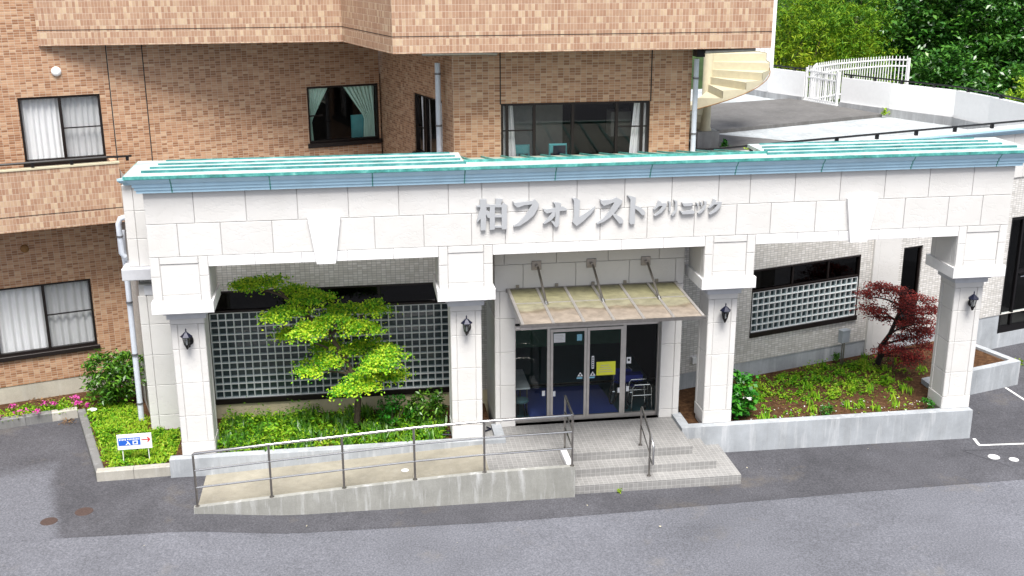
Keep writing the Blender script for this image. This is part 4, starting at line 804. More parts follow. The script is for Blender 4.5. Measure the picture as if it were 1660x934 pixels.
# pipes, vents, meter box
def pipe(label, pts, r, bands, F=WORLD, mat='pvc_pipe'):
    t = thing('downpipe', label, 'pipe', tw(F, *pts[-1])); smooth_by_angle(MB().tube(pts, r, 12).build('pipe_run', mat, t, F))
    for p in bands: MB().tube([(p[0], p[1], p[2]-.02), (p[0], p[1], p[2]+.02)], r+.012, 12).box(p[0]-.02, p[0]+.02, p[1], p[1]+.22, p[2]-.012, p[2]+.012).build('pipe_band', 'pipe_band', t, F)
pipe('pale blue grey downpipe on the inner corner of the brick wall', [(6.30, 3.10, 8.70), (6.30, 3.10, 5.3)], .065, [(6.30, 3.10, 8.45), (6.30, 3.10, 7.25), (6.30, 3.10, 6.1)])
pipe('grey downpipe at the right edge of the brick wall by the spiral stair', [(12.31, 2.50, 8.75), (12.31, 2.50, 5.3)], .062, [(12.31, 2.50, 8.3), (12.31, 2.50, 7.0)])
pipe('pale blue downpipe standing in the lawn beside the white corner pilaster', [(-1.12, 3.10, 5.0), (-1.12, 3.02, 4.5), (-1.09, 2.98, 4.25), (-1.09, 2.90, .1)], .068, [(-1.09, 2.93, 3.3), (-1.09, 2.92, 2.0), (-1.09, 2.91, .75)])
pipe('short stub pipe elbow hanging under the balcony corner', [(-.95, 2.75, 5.38), (-1.05, 2.72, 5.36), (-1.10, 2.72, 5.25), (-1.10, 2.72, 4.55), (-1.04, 2.75, 4.45)], .066, [(-1.10, 2.72, 4.95)])
pipe('horizontal drain pipe under the overhanging upper floor', [(5.9, 2.4, 8.98), (7.3, 2.4, 8.98), (7.6, 2.55, 8.95)], .06, [], mat='steel_post')
tag(MB().box(12.27, 12.46, 2.35, 2.7, 8.80, 9.05).build('gap_filler', 'black_metal'), 'added black gap hopper under the right end of the overhang', 'filler')  # added black box, stands in for the dark gap under the overhang
pipe('dark drain pipe under the right end of the overhang', [(12.4, 2.2, 8.95), (13.6, 2.2, 8.98)], .06, [], mat='steel_post')
def disc(name, label, F, x, z, r, mat):
    t = thing(name, label, 'vent', tw(F, x, -.03, z)); m = MB()
    p = [(r, 0), (r, -.03), (r*.8, -.055), (r*.4, -.065)]; n = 20; i0 = len(m.v)
    for rr, y in p:
        for j in range(n): a = 2*math.pi*j/n; m.v.append((x+rr*math.cos(a), y, z+rr*math.sin(a)))
    for k in range(3):
        for j in range(n): a = k*n; m.f.append((a+j, a+(j+1) % n, a+n+(j+1) % n, a+n+j)); m.m.append(0)
    m.f.append(tuple(3*n+j for j in range(n))); m.m.append(0); m.build('cover', mat, t, F, True)
disc('vent_cap', 'round white vent cap above the upper left window', WL, ul(-2.674), 8.45, .115, 'white_paint'); disc('vent_cap', 'round brown vent cap under the balcony', WL, ul(-3.825), 4.21, .10, 'rust')
tb = thing('meter_box', 'small grey electric box on a post in front of the tiled wall', 'box', tw(WR, ua(17.05), -.35, .36))
u = ua(17.05); MB().cbox(u-.13, u+.13, -.45, -.28, 1.02, 1.36, .015).build('housing', 'grey_box', tb, WR); MB().box(u-.14, u+.14, -.465, -.27, 1.36, 1.375).build('lid', 'grey_box', tb, WR); MB().tube([(u-.04, -.36, .3), (u-.04, -.36, 1.02)], .02, 6).tube([(u+.03, -.36, .3), (u+.03, -.36, 1.02)], .02, 6).build('post', 'leaf_shrub' if False else 'steel_post', tb, WR)
tag(MB().box(ua(12.6), ua(12.75), -.08, 0, 1.05, 1.22).build('wall_vent', 'white_paint', None, WR), 'small white vent hood on the tiled wall right of the vestibule', 'vent')

# ---------------------------------------------------------------- spiral stair on the terrace
ST = thing('spiral_stair', 'cream painted steel spiral stair beside the brick wall on the terrace', 'stair', (15.25, 10.8, 5.2))
sx, sy = 15.25, 10.8
MB().box(sx-.35, sx+.35, sy-.35, sy+.35, 5.2, 5.72).build('footing', 'concrete', ST); smooth_by_angle(MB().lathe([(.20, 5.7), (.15, 5.85), (.15, 9.2)], sx, sy, 18).build('column', 'cream_paint', ST))
NS = 15; a0, a1 = R_(-255), R_(92); zA, zB = 5.35, 8.75; RO = 1.85
for i in range(NS):
    t0 = a0+(a1-a0)*i/NS; t1 = a0+(a1-a0)*(i+1)/NS; z = zA+(zB-zA)*i/NS; rise = (zB-zA)/NS; m = MB()
    p = lambda t, r, zz: (sx+r*math.cos(t), sy+r*math.sin(t), zz)
    m.poly([p(t0, .14, z+rise), p(t0, RO, z+rise), p(t1, RO, z+rise), p(t1, .14, z+rise)])            # tread
    m.poly([p(t0, .14, z-.015), p(t0, RO, z-.015), p(t0, RO, z+rise), p(t0, .14, z+rise)])            # riser
    m.poly([p(t0, .14, z-.06), p(t1, .14, z+rise-.06), p(t1, RO, z+rise-.06), p(t0, RO, z-.06)])      # soffit
    m.build('stair_step', 'cream_paint', ST)
    MB().poly([p(t0, RO+.01, z-.08), p(t1, RO+.01, z+rise-.08), p(t1, RO+.01, z+rise+.02), p(t0, RO+.01, z+rise+.02)]).build('stringer', 'cream_paint', ST)
MB().tube([(sx+(RO+.03)*math.cos(a0+(a1-a0)*i/40), sy+(RO+.03)*math.sin(a0+(a1-a0)*i/40), zA-.08+(zB-zA)*i/40) for i in range(41)], .014, 6).build('rusty_rim', 'rust', ST)
GLYPHS = [[[[6.827,6.007],[7.046,6.041],[7.109,6.026],[7.109,5.969],[6.826,5.976]],[[6.901,6.146],[7.04,6.141],[7.021,5.467],[6.912,5.465]],[[6.921,5.98],[6.918,5.732],[6.837,5.644],[6.83,5.683],[6.892,5.901]],[[7.022,5.912],[7.11,5.868],[7.109,5.725],[7.058,5.749],[7.028,5.832]],[[7.238,6.148],[7.39,6.136],[7.332,5.996],[7.23,5.999]],[[7.109,6.023],[7.219,6.019],[7.214,5.48],[7.104,5.471]],[[7.361,6.014],[7.409,6.058],[7.499,5.983],[7.479,5.965],[7.476,5.476],[7.364,5.474]],[[7.216,6.019],[7.379,6.014],[7.379,5.959],[7.216,5.965]],[[7.214,5.799],[7.365,5.794],[7.365,5.739],[7.214,5.744]],[[7.212,5.558],[7.367,5.552],[7.367,5.513],[7.212,5.519]]],[[[7.601,6.077],[7.645,6.043],[8.004,6.07],[8.088,6.099],[8.172,5.999],[8.146,5.909],[8.069,5.768],[7.927,5.643],[7.747,5.531],[7.618,5.521],[7.622,5.547],[7.747,5.623],[7.876,5.762],[7.972,5.915],[8.024,5.998],[7.85,5.984],[7.709,5.935],[7.645,5.985]]],[[[8.262,5.894],[8.34,5.876],[8.521,5.902],[8.689,5.931],[8.79,5.866],[8.781,5.838],[8.625,5.827],[8.47,5.812],[8.34,5.784],[8.282,5.836]],[[8.475,6.03],[8.546,6.022],[8.652,5.995],[8.622,5.879],[8.612,5.538],[8.566,5.472],[8.524,5.481],[8.432,5.617],[8.458,5.623],[8.518,5.584],[8.529,5.712],[8.523,5.961]],[[8.524,5.83],[8.518,5.723],[8.432,5.628],[8.29,5.554],[8.264,5.571],[8.354,5.666],[8.457,5.809]]],[[[8.891,6.1],[8.976,6.104],[9.064,6.044],[9.046,5.683],[9.215,5.779],[9.395,5.907],[9.404,5.875],[9.32,5.762],[9.139,5.585],[8.997,5.482],[8.904,5.574],[8.936,5.684],[8.931,6.038]]],[[[9.504,6.053],[9.55,6.029],[9.759,6.042],[9.863,6.087],[9.999,6.008],[9.984,5.962],[9.869,5.808],[9.741,5.655],[9.586,5.552],[9.445,5.505],[9.435,5.534],[9.584,5.634],[9.712,5.788],[9.819,5.981],[9.709,5.945],[9.592,5.908],[9.525,5.965]],[[9.788,5.751],[9.845,5.72],[9.979,5.636],[10.031,5.565],[10.018,5.51],[9.943,5.499],[9.888,5.567],[9.77,5.72]]],[[[10.105,6.124],[10.171,6.109],[10.293,6.066],[10.278,5.913],[10.283,5.486],[10.195,5.476],[10.161,5.511],[10.172,5.824],[10.173,6.034]],[[10.27,5.902],[10.423,5.838],[10.515,5.733],[10.496,5.678],[10.441,5.673],[10.359,5.762],[10.27,5.831]]],[[[10.796,5.983],[10.859,5.958],[10.823,5.864],[10.713,5.781],[10.69,5.798],[10.76,5.883]],[[10.812,5.91],[10.911,5.926],[10.983,5.914],[10.97,5.833],[10.879,5.717],[10.738,5.64],[10.708,5.658],[10.811,5.748],[10.896,5.867],[10.82,5.859]]],[[[11.02,5.962],[11.072,5.944],[11.08,5.749],[11.041,5.743],[11.036,5.886]],[[11.145,5.984],[11.218,5.959],[11.225,5.787],[11.202,5.705],[11.122,5.626],[11.098,5.652],[11.171,5.749],[11.177,5.921]]],[[[11.321,5.926],[11.378,5.903],[11.551,5.911],[11.585,5.867],[11.528,5.838],[11.367,5.837]],[[11.281,5.749],[11.346,5.717],[11.572,5.751],[11.633,5.699],[11.592,5.663],[11.348,5.657]]],[[[11.642,5.915],[11.686,5.893],[11.712,5.82],[11.681,5.829]],[[11.729,5.926],[11.765,5.916],[11.792,5.852],[11.761,5.84]],[[11.815,5.941],[11.883,5.918],[11.863,5.788],[11.779,5.685],[11.705,5.651],[11.693,5.677],[11.786,5.767],[11.835,5.858]]],[[[12.034,5.973],[12.098,5.949],[12.062,5.854],[11.952,5.77],[11.929,5.787],[11.998,5.872]],[[12.051,5.9],[12.151,5.916],[12.224,5.904],[12.212,5.822],[12.121,5.706],[11.979,5.628],[11.949,5.646],[12.052,5.737],[12.136,5.857],[12.06,5.849]]]]
# ---------------------------------------------------------------- sign letters on the frieze
SG = thing('name_sign', 'silver metal raised characters of the clinic name on the frieze', 'sign', (9.5, -.07, 5.85))
for g in GLYPHS:
    m = MB(); area = sum(abs(max(q[0] for q in p)-min(q[0] for q in p)) for p in g)
    for k, p in enumerate(g):
        A = sum(p[i][0]*p[(i+1) % len(p)][1]-p[(i+1) % len(p)][0]*p[i][1] for i in range(len(p)))
        q = p if A > 0 else p[::-1]; m.prism([tuple(v) for v in q], -.075-.0015*k, -.012)
    m.build('letter', 'letter_metal', SG)
# ---------------------------------------------------------------- wall lanterns
def lantern(label, x, z):
    t = thing('wall_lantern', label, 'lantern', (x, .28, z), 'lanterns on the pillars'); y = .10
    m = MB(); n = 14
    for k, (r, yy) in enumerate(((.085, .285), (.085, .262), (.06, .25))):
        for j in range(n): a = 2*math.pi*j/n; m.v.append((x+.05+r*math.cos(a)*.8, yy, z-.08+r*math.sin(a)*1.2))
    for k in range(2):
        for j in range(n): m.f.append((k*n+j, k*n+(j+1) % n, (k+1)*n+(j+1) % n, (k+1)*n+j)); m.m.append(0)
    m.f.append(tuple(2*n+j for j in range(n))); m.m.append(0); m.build('back_plate', 'black_metal', t)
    MB().tube([(x+.05, .26, z-.10), (x+.04, .18, z-.20), (x+.01, y+.02, z-.19), (x, y, z-.13)], .016, 7).build('arm', 'black_metal', t)
    MB().lathe([(.012, z-.225), (.03, z-.19), (.05, z-.14), (.058, z-.125)], x, y, 6).build('base', 'black_metal', t)
    MB().lathe([(.05, z-.125), (.083, z+.06)], x, y, 6).build('glass', 'lamp_glass', t); MB().lathe([(.018, z-.12), (.022, z-.02)], x, y, 8).build('bulb', 'white_paint', t)
    cg = MB()
    for j in range(6): a = 2*math.pi*j/6; cg.tube([(x+.054*math.cos(a), y+.054*math.sin(a), z-.13), (x+.088*math.cos(a), y+.088*math.sin(a), z+.065)], .007, 4)
    cg.build('cage', 'black_metal', t)
    MB().lathe([(.125, z+.06), (.13, z+.075), (.085, z+.115), (.05, z+.15), (.018, z+.175), (.012, z+.20), (.018, z+.215), (.004, z+.25)], x, y, 6).build('roof', 'lamp_navy', t)
for lab, x in (('black wall lantern on the leftmost pillar', .588), ('black wall lantern on the pillar left of the entrance', 6.59), ('black wall lantern on the pillar right of the entrance', 12.50), ('black wall lantern on the rightmost pillar', 18.52)): lantern(lab, x, 3.27)
# ---------------------------------------------------------------- handrails
HR = thing('handrail', 'long stainless steel handrail along the outer edge of the ramp', 'handrail', (4.7, -1.6, .4))
px_ = [.77, 2.29, 3.79, 5.28, 6.76, 8.66]; pb = [.19, .295, .39, .475, .54, .555]; pt = [1.385, 1.485, 1.575, 1.665, 1.715, 1.73]
Y = -1.60
smooth_by_angle(MB().tube([(px_[0], Y, pt[0]-.04), (px_[0]+.03, Y, pt[0])] + [(a, Y, b) for a, b in zip(px_[1:-1], pt[1:-1])] + [(8.60, Y, 1.73), (8.66, Y+.05, 1.73), (8.70, -.52, 1.73)], .029, 10).build('top_rail', 'steel', HR))
for d in (.375, .765): smooth_by_angle(MB().tube([(a, Y, b-d) for a, b in zip(px_, pt)] + [(8.70, -.52, 1.73-d)], .023, 8).build('mid_rail', 'steel', HR))
for a, b, c in zip(px_, pb, pt): smooth_by_angle(MB().tube([(a, Y, b), (a, Y, c-.01)], .024, 8).lathe([(.05, b), (.05, b+.012), (.03, b+.016)], a, Y, 12).build('post', 'steel_post', HR))
MB().tube([(8.70, -.52, .40), (8.70, -.52, 1.72)], .024, 8).build('post', 'steel_post', HR)
SR = thing('handrail', 'short sloping stainless handrail on the entrance steps', 'handrail', (10.46, -.9, .2)); X = 10.46
smooth_by_angle(MB().tube([(X, -.47, 1.31), (X, -.50, 1.34), (X, -1.28, 1.03), (X, -1.55, .90), (X, -1.58, .86), (X, -1.58, .45), (X, -1.55, .42), (X, -1.28, .50)], .026, 10).build('top_rail', 'steel', SR))
MB().tube([(X, -.47, .90), (X, -1.28, .58)], .016, 8).build('mid_rail', 'steel', SR); MB().tube([(X, -.47, .40), (X, -.47, 1.31)], .024, 8).lathe([(.05, .40), (.05, .412), (.03, .416)], X, -.47, 12).build('post', 'steel_post', SR); MB().tube([(X, -1.28, .03), (X, -1.28, 1.03)], .024, 8).lathe([(.05, .03), (.05, .042), (.03, .046)], X, -1.28, 12).build('post', 'steel_post', SR)
# ---------------------------------------------------------------- arrow sign on the lawn
AS = thing('arrow_sign', 'white and blue entrance sign with red arrow standing on the lawn', 'sign', (-.82, .62, .25)); F = fr(-.82, .62, 2)
MB().cbox(-.37, .37, -.012, .012, .58, .94, .003).build('board', 'white_paper', AS, F)
for a in (-.28, .28): MB().tube([(a, .02, .2), (a*.97, .02, .9)], .011, 6).build('stake', 'white_paint', AS, F)
MB().box(-.345, .125, -.016, -.0125, .68, .86).build('blue_panel', 'sign_blue', AS, F)
m = MB()
for i, (a, w) in enumerate([(-.325, .03), (-.29, .02), (-.265, .03), (-.23, .025), (-.2, .03), (-.15, .035), (-.105, .022), (-.08, .025), (-.05, .02), (-.025, .03), (.01, .02), (.035, .03), (.07, .022), (.096, .018)]): m.box(a, a+w-.006, -.0185, -.0165, .805+(.004 if i % 2 else 0), .84)
m.build('small_print', 'white_paper', AS, F)
m = MB().prism([(-.165, .785), (-.14, .785), (-.085, .695), (-.12, .695)], -.0185, -.0165).prism([(-.145, .755), (-.128, .735), (-.17, .695), (-.20, .695)], -.0195, -.0166); m.build('enter_character', 'white_paper', AS, F)
MB().box(.0-.04, .0-.015, -.0185, -.0165, .695, .785).box(.045, .07, -.0185, -.0165, .695, .785).box(-.015, .045, -.0185, -.0165, .765, .785).box(-.015, .045, -.0185, -.0165, .695, .715).build('mouth_character', 'white_paper', AS, F)
MB().box(.15, .31, -.0165, -.0125, .785, .805).prism([(.345, .795), (.29, .855), (.268, .85), (.305, .795), (.268, .74), (.29, .735)][::-1], -.018, -.0125).build('arrow', 'sign_red', AS, F)
# ---------------------------------------------------------------- covers, marks, small litter
def cover(label, x, y, r, mat, dz=.006, z=None, cat='manhole cover', name='manhole_cover'):
    zz = gh(x)+dz if z is None else z; tag(MB().lathe([(r, zz), (r*.96, zz+.006), (r*.5, zz+.006)], x, y, 24).build(name, mat), label, cat)
cover('rusty round manhole cover nearest the bottom left corner', -2.2, -1.57, .17, 'iron_cover'); cover('rusty round manhole cover right of its twin on the asphalt', -1.58, -1.24, .185, 'iron_cover')
cover('larger white round cover on the asphalt at the right edge', 18.87, -.97, .135, 'line_paint'); cover('smaller white round cover on the asphalt at the far right', 19.26, -1.16, .11, 'line_paint')
cover('white round disc set in the ramp surface', 5.10, -.79, .085, 'line_paint', z=.31, cat='disc', name='ramp_disc')
m = MB()
for x, y in ((-.1, -2.9), (13.6, -1.0), (14.2, -2.5), (17.4, -1.3), (17.9, -2.4), (19.4, .4), (20.5, .6), (19.9, 1.5), (12.9, -.8), (13.2, -.9), (6, -3.3), (10.2, -3.2), (3, -2.2), (1.0, -3.0), (16.1, -.2), (8.9, -2.1)):
    a = random.uniform(0, 6); r = random.uniform(.018, .035); z = gh(x)+.02; m.poly([(x+r*math.cos(a+k*1.57)*(1 if k % 2 else .55), y+r*math.sin(a+k*1.57)*(1 if k % 2 else .55), z+.006*k) for k in range(4)])
stuff(tag(m.build('fallen_leaves', 'cream_paint'), 'pale fallen leaves scattered on the asphalt', 'leaves'))
tag(MB().lathe([(.10, .40), (.13, .44), (.06, .47)], 13.78, 1.75, 10).build('white_stone', 'white_paint'), 'white round stone in the right planting bed', 'stone')
tag(MB().lathe([(.10, .28), (.12, .31), (.05, .34)], -2.42, 3.75, 8).build('white_stone', 'white_paint'), 'white stone at the kerb corner by the azaleas', 'stone')
tag(MB().tube([(6.15+.35*math.cos(i*.9)+.05*i, .85+.14*math.sin(i*.9), .38+.004*i) for i in range(16)], .018, 6).build('hose', 'lamp_navy'), 'dark blue coiled hose on the soil behind the ramp', 'hose')

# ---------------------------------------------------------------- planting
def poly_pts(poly, n, z, jitter=.06):
    P = np.array(poly); lo, hi = P.min(0), P.max(0); out = []
    def inside(p):
        c = False
        for (x1, y1), (x2, y2) in zip(poly, poly[1:]+poly[:1]):
            if (y1 > p[1]) != (y2 > p[1]) and p[0] < (x2-x1)*(p[1]-y1)/(y2-y1)+x1: c = not c
        return c
    while len(out) < n:
        p = rng.uniform(lo, hi)
        if inside(p): out.append((p[0], p[1], z))
    out = np.array(out); out[:, 2] += np.abs(rng.normal(0, jitter, n)); return out
def clumped(poly, nc, per, z, r=.22, h=.14):
    c = poly_pts(poly, nc, z, 0); k = np.repeat(np.arange(nc), per); s = rng.uniform(.5, 1.3, nc)
    d = rng.normal(size=(nc*per, 3))*np.array([.5, .5, 0]); rr = np.hypot(d[:, 0], d[:, 1]); p = c[k] + d*(r*s[k])[:, None]
    p[:, 2] += (h*s[k])*np.clip(1-rr, 0, 1)*rng.uniform(.3, 1.1, nc*per); return p
lawn = [(-2.55, 3.9), (-1.42, .45), (.0, .45), (.0, 2.3), (-.85, 2.3), (-1.2, 3.6), (-2.0, 4.4)]
p = np.vstack([clumped(lawn, 330, 30, .25, .18, .13), poly_pts(lawn, 2500, .26, .03)])
stuff(tag(leaves('ground_cover', p, .075, 'leaf_cover', flat=.45, aspect=.55), 'yellow green ground cover on the lawn around the arrow sign', 'ground cover'))
bed = [(.95, .40), (6.1, .40), (6.1, 1.9), (4.8, 2.35), (.95, 2.45)]
p = np.vstack([clumped(bed, 300, 30, .33, .2, .22), clumped(bed, 110, 34, .36, .22, .48), clumped([(.95, .5), (2.6, .5), (2.6, 2.3), (.95, 2.3)], 60, 34, .36, .26, .6), poly_pts(bed, 1200, .34, .04)])
stuff(tag(leaves('ground_cover', p, .085, 'leaf_cover', flat=.4, aspect=.5), 'dense green ground cover in the bed behind the ramp', 'ground cover'))
rbed = [(13.5, .45), (18.0, .5), (18.0, 2.2), (19.4, 3.0), (18.3, 4.35), (13.2, 2.75)]
core = [(13.6, 2.2), (15.0, 1.5), (17.4, 1.6), (18.1, 2.5), (18.0, 4.1), (14.5, 3.1)]
p = np.vstack([clumped(core, 85, 34, .36, .24, .28), clumped(core, 60, 30, .36, .14, .14), clumped(rbed, 60, 22, .36, .14, .09), poly_pts(rbed, 500, .365, .02)])
stuff(tag(leaves('ground_cover', p, .075, 'leaf_cover', flat=.45, aspect=.5), 'patchy weeds covering the bed below the red maple', 'ground cover'))
def blades(label, poly, nc, per, z, h, mat):
    c = poly_pts(poly, nc, z, 0); k = np.repeat(np.arange(nc), per); q = c[k]+rng.normal(size=(nc*per, 3))*np.array([.06, .06, 0]); q[:, 2] += h*.35
    stuff(tag(leaves('grass_tufts', q, h, mat, nrm=np.array([0, -1.2, 0]), flat=.0, aspect=.13, up=6.0), label, 'grass'))
blades('thin yellow green grass blades in the lawn by the arrow sign', lawn, 70, 14, .26, .15, 'leaf_lime')
blades('tall grass blades among the plants behind the ramp', bed, 90, 16, .36, .34, 'leaf_shrub')
blades('weedy grass tufts in the bed below the red maple', rbed, 34, 16, .37, .22, 'leaf_cover')
p = poly_pts(rbed, 900, .365, .01); stuff(tag(leaves('leaf_litter', p, .05, 'leaf_dry', flat=.8), 'dry brown litter on the soil of the right bed', 'litter'))
p = poly_pts([(13.4, .4), (18.2, .4), (18.2, 1.4), (13.4, 1.2)], 90, .37, .01); stuff(tag(leaves('pebbles', p, .045, 'leaf_white', flat=.7, aspect=.8), 'white pebbles along the front of the right bed', 'pebbles'))
az = [(-6.5, 2.95), (-2.9, 3.95), (-2.5, 4.35), (-3.0, 4.6), (-6.5, 3.75)]
p = clumped(az, 120, 34, .26, .2, .14); stuff(tag(leaves('ground_cover', p, .07, 'leaf_cover', flat=.4), 'low azalea foliage behind the left kerb', 'ground cover'))
fp = np.vstack([c + rng.normal(size=(16, 3))*np.array([.07, .05, .025]) for c in [(-4.05, 3.52, .46), (-3.7, 3.62, .42), (-3.35, 3.95, .46), (-4.3, 3.95, .45), (-3.6, 4.05, .43), (-2.85, 4.05, .40), (-2.95, 4.35, .42), (-4.55, 3.45, .42), (-2.6, 3.98, .36), (-2.3, 4.3, .6)]])
stuff(tag(leaves('azalea_flowers', fp, .075, 'petal_pink', flat=.3, aspect=.8), 'bright pink azalea blossoms along the left kerb', 'flowers'))
p = rng.normal(size=(60, 3))*np.array([.28, .10, .02])+np.array([-3.6, 4.62, .30]); stuff(tag(leaves('leaf_litter', p, .09, 'leaf_dry', flat=.6), 'dry leaves heaped at the foot of the brick wall', 'litter'))
p = rng.normal(size=(70, 3))*np.array([.10, .10, .02])+np.array([-2.98, 3.62, .09]); stuff(tag(leaves('leaf_litter', p, .06, 'leaf_dry', flat=.6), 'dry leaves caught in the kerb corner of the parking bay', 'litter'))

def shell(n, c, r, power=.5, top=False):
    d = rng.normal(size=(n, 3)); d /= np.linalg.norm(d, axis=1)[:, None]
    if top: d[:, 2] = np.abs(d[:, 2])
    rad = rng.uniform(0, 1, n)**power; return np.asarray(c)+d*rad[:, None]*np.asarray(r), d
def limb(mb, a, b, r0, r1, sag=.0, n=5):
    a, b = Vector(a), Vector(b); pts = []
    for i in range(n+1):
        t = i/n; q = a.lerp(b, t); q.z += sag*math.sin(math.pi*t); q.x += .04*math.sin(5*t+a.x*3)*(1 if 0 < i < n else 0); pts.append(q)
    mb.tube(pts, [r0+(r1-r0)*i/n for i in range(n+1)], 7)
def maple(name, label, base, trunk, pads, leafmat, bark, leaf, dens, zt=.28):
    t = thing(name, label, 'tree', base); mb = MB(); mb.tube(trunk, [.085-.05*i/(len(trunk)-1) for i in range(len(trunk))], 9); L = []; N = []
    for (x, y, z, rx, rz) in pads:
        k = min(range(len(trunk)), key=lambda q: abs(trunk[q][2]-(z-.35)) + .3*math.hypot(trunk[q][0]-x, trunk[q][1]-y)); limb(mb, trunk[k], (x, y, z-.05), .032, .01, .06)
        for j in range(6): a = rng.uniform(0, 6.28); limb(mb, (x, y, z-.05), (x+rx*.75*math.cos(a), y+rx*.7*math.sin(a), z-.02+rng.uniform(-.08, .06)), .011, .004, .02, 3)
        ns = int(9*rx/.4)+4
        for s in range(ns):                       # sprays: small flat fans inside the pad
            a = rng.uniform(0, 6.28); q = rng.uniform(0, 1)**.6; c = np.array([x+rx*q*math.cos(a), y+rx*.8*q*math.sin(a), z+rz*(1-q*q)*rng.uniform(.1, 1)-rz*.35*q])
            m = int(dens*rng.uniform(.6, 1.3)); d = rng.normal(size=(m, 3))*np.array([.13, .13, .035])
            d[:, 2] -= .5*(d[:, 0]**2+d[:, 1]**2); L.append(c+d)
    smooth_by_angle(mb.build('trunk', bark, t)); leaves('crown', np.vstack(L), leaf, leafmat, t, nrm=np.array([0, -.55, .1]), flat=.35, aspect=.6); return t
def pad(px, py, rpx, hpx, y):
    d = _f*1.0 + _r*((px-830)/1824.0) - _u*((py-467)/1824.0); s = (y+23.306)/d.y; q = Vector((4.338, -23.306, 11.269))+d*s; k = s/1824.0; return (q.x, q.y, q.z, rpx*k, hpx*k)
gp = [(430, 455, 44, 13, 1.7), (395, 462, 18, 8, 1.6), (480, 470, 30, 12, 1.9), (505, 482, 40, 16, 1.5), (470, 505, 34, 13, 1.2), (445, 512, 20, 9, 1.0), (560, 500, 36, 13, 1.9), (605, 500, 26, 12, 1.5), (540, 522, 40, 16, 1.1), (580, 530, 36, 16, 1.2), (500, 538, 36, 15, .95), (470, 545, 18, 12, 1.4), (540, 560, 42, 15, 1.7), (520, 588, 42, 15, 1.25), (500, 600, 20, 9, 1.0), (600, 560, 38, 13, 1.9), (635, 572, 30, 14, 1.2), (620, 590, 40, 16, .95), (585, 620, 34, 15, 1.05), (560, 632, 16, 9, .9), (645, 608, 18, 8, 1.6), (600, 600, 24, 10, 1.6)]
maple('maple_tree', 'green leafed maple tree in front of the left glass block window', (4.07, 1.41, .33), [(4.07, 1.41, .25), (4.10, 1.42, .75), (4.16, 1.42, 1.25), (4.05, 1.40, 1.75), (3.85, 1.42, 2.25), (3.55, 1.45, 2.75), (3.1, 1.5, 3.2), (2.6, 1.6, 3.65)], [(q[0], q[1], q[2], q[3]*.80, q[4]) for q in (pad(*g) for g in gp)], 'leaf_maple', 'bark', .066, 92)
rp = [(1405, 478, 18, 8, 3.2), (1425, 465, 24, 9, 3.3), (1455, 472, 28, 10, 3.2), (1485, 485, 28, 12, 3.1), (1505, 505, 20, 12, 3.2), (1410, 500, 17, 10, 3.0), (1422, 512, 16, 9, 3.4), (1465, 500, 30, 12, 2.9), (1490, 522, 26, 12, 2.9), (1470, 530, 26, 11, 3.4), (1500, 540, 18, 9, 3.3), (1470, 548, 18, 7, 3.2), (1440, 566, 16, 7, 2.8), (1468, 570, 24, 9, 2.7), (1480, 582, 20, 8, 2.6), (1502, 560, 12, 7, 3.5)]
rb = pad(1420, 590, 0, 0, 3.7)
maple('red_maple_tree', 'dark red Japanese maple in the right planting bed', (rb[0], rb[1], .36), [(rb[0], rb[1], .25), (rb[0]+.08, rb[1]-.05, .62), (rb[0]+.03, rb[1]-.1, .9), (rb[0]+.22, rb[1]-.2, 1.3), (rb[0]+.32, rb[1]-.25, 1.7), (rb[0]+.42, rb[1]-.3, 2.1), (rb[0]+.45, rb[1]-.35, 2.4)], [pad(*g) for g in rp], 'leaf_red', 'bark_dark', .055, 58)
def shrub(name, label, c, r, n, leaf, mat, aspect=.4, stems=7, flat=.35, top=True):
    t = thing(name, label, 'shrub', (c[0], c[1], .27)); mb = MB(); L = []
    for i in range(stems):
        a = i*6.28/stems+rng.uniform(0, .6); e = (c[0]+r[0]*.6*math.cos(a), c[1]+r[1]*.6*math.sin(a), c[2]+r[2]*rng.uniform(.1, .7)); limb(mb, (c[0]+.05*math.cos(a), c[1]+.05*math.sin(a), .2), e, .02, .006, .0, 4)
    mb.build('stems', 'bark', t); nc = max(8, n//22)
    cs, d = shell(nc, c, r, .28); cs = cs[cs[:, 2] > .3]
    for q in cs: a = rng.normal(size=(22, 3))*np.array([.5, .5, .35])*leaf*1.1; L.append(q+a)
    leaves('foliage', np.vstack(L), leaf, mat, t, flat=flat, aspect=aspect, up=-.2); return t
shrub('broadleaf_shrub', 'rounded broad leafed green shrub beside the downpipe and brick wall', (-1.95, 4.2, .98), (.66, .6, .70), 2600, .15, 'leaf_shrub', .32, 9)
shrub('leafy_shrub', 'bright green leafy plant at the foot of the pillar right of the entrance', (13.22, .85, .95), (.36, .34, .58), 900, .13, 'leaf_hydrangea', .75, 6)
shrub('leafy_shrub', 'dark green shrub behind the handrail near the pillar left of the entrance', (5.75, 1.55, .78), (.42, .4, .42), 900, .13, 'leaf_shrub', .35, 6)
shrub('leafy_shrub', 'loose green bush right of the maple trunk', (4.95, 1.45, .78), (.50, .35, .38), 700, .085, 'leaf_hydrangea', .6, 6)
shrub('leafy_shrub', 'shaded bush at the side of the white corner pilaster', (-.95, 3.6, 1.3), (.2, .25, .5), 300, .11, 'leaf_shrub', .4, 4)
shrub('fern_clump', 'small bright fern clump at the front of the right bed', (15.35, .62, .46), (.24, .16, .15), 240, .08, 'leaf_hydrangea', .3, 4)
shrub('fern_clump', 'small dark green clump at the base of the rightmost pillar', (17.95, .62, .48), (.12, .14, .16), 140, .07, 'leaf_hydrangea', .4, 3)
shrub('weed_tuft', 'tiny weed growing at the foot of the lowest step', (9.75, -1.60, -.09), (.10, .07, .10), 60, .07, 'leaf_lime', .5, 0) if False else None
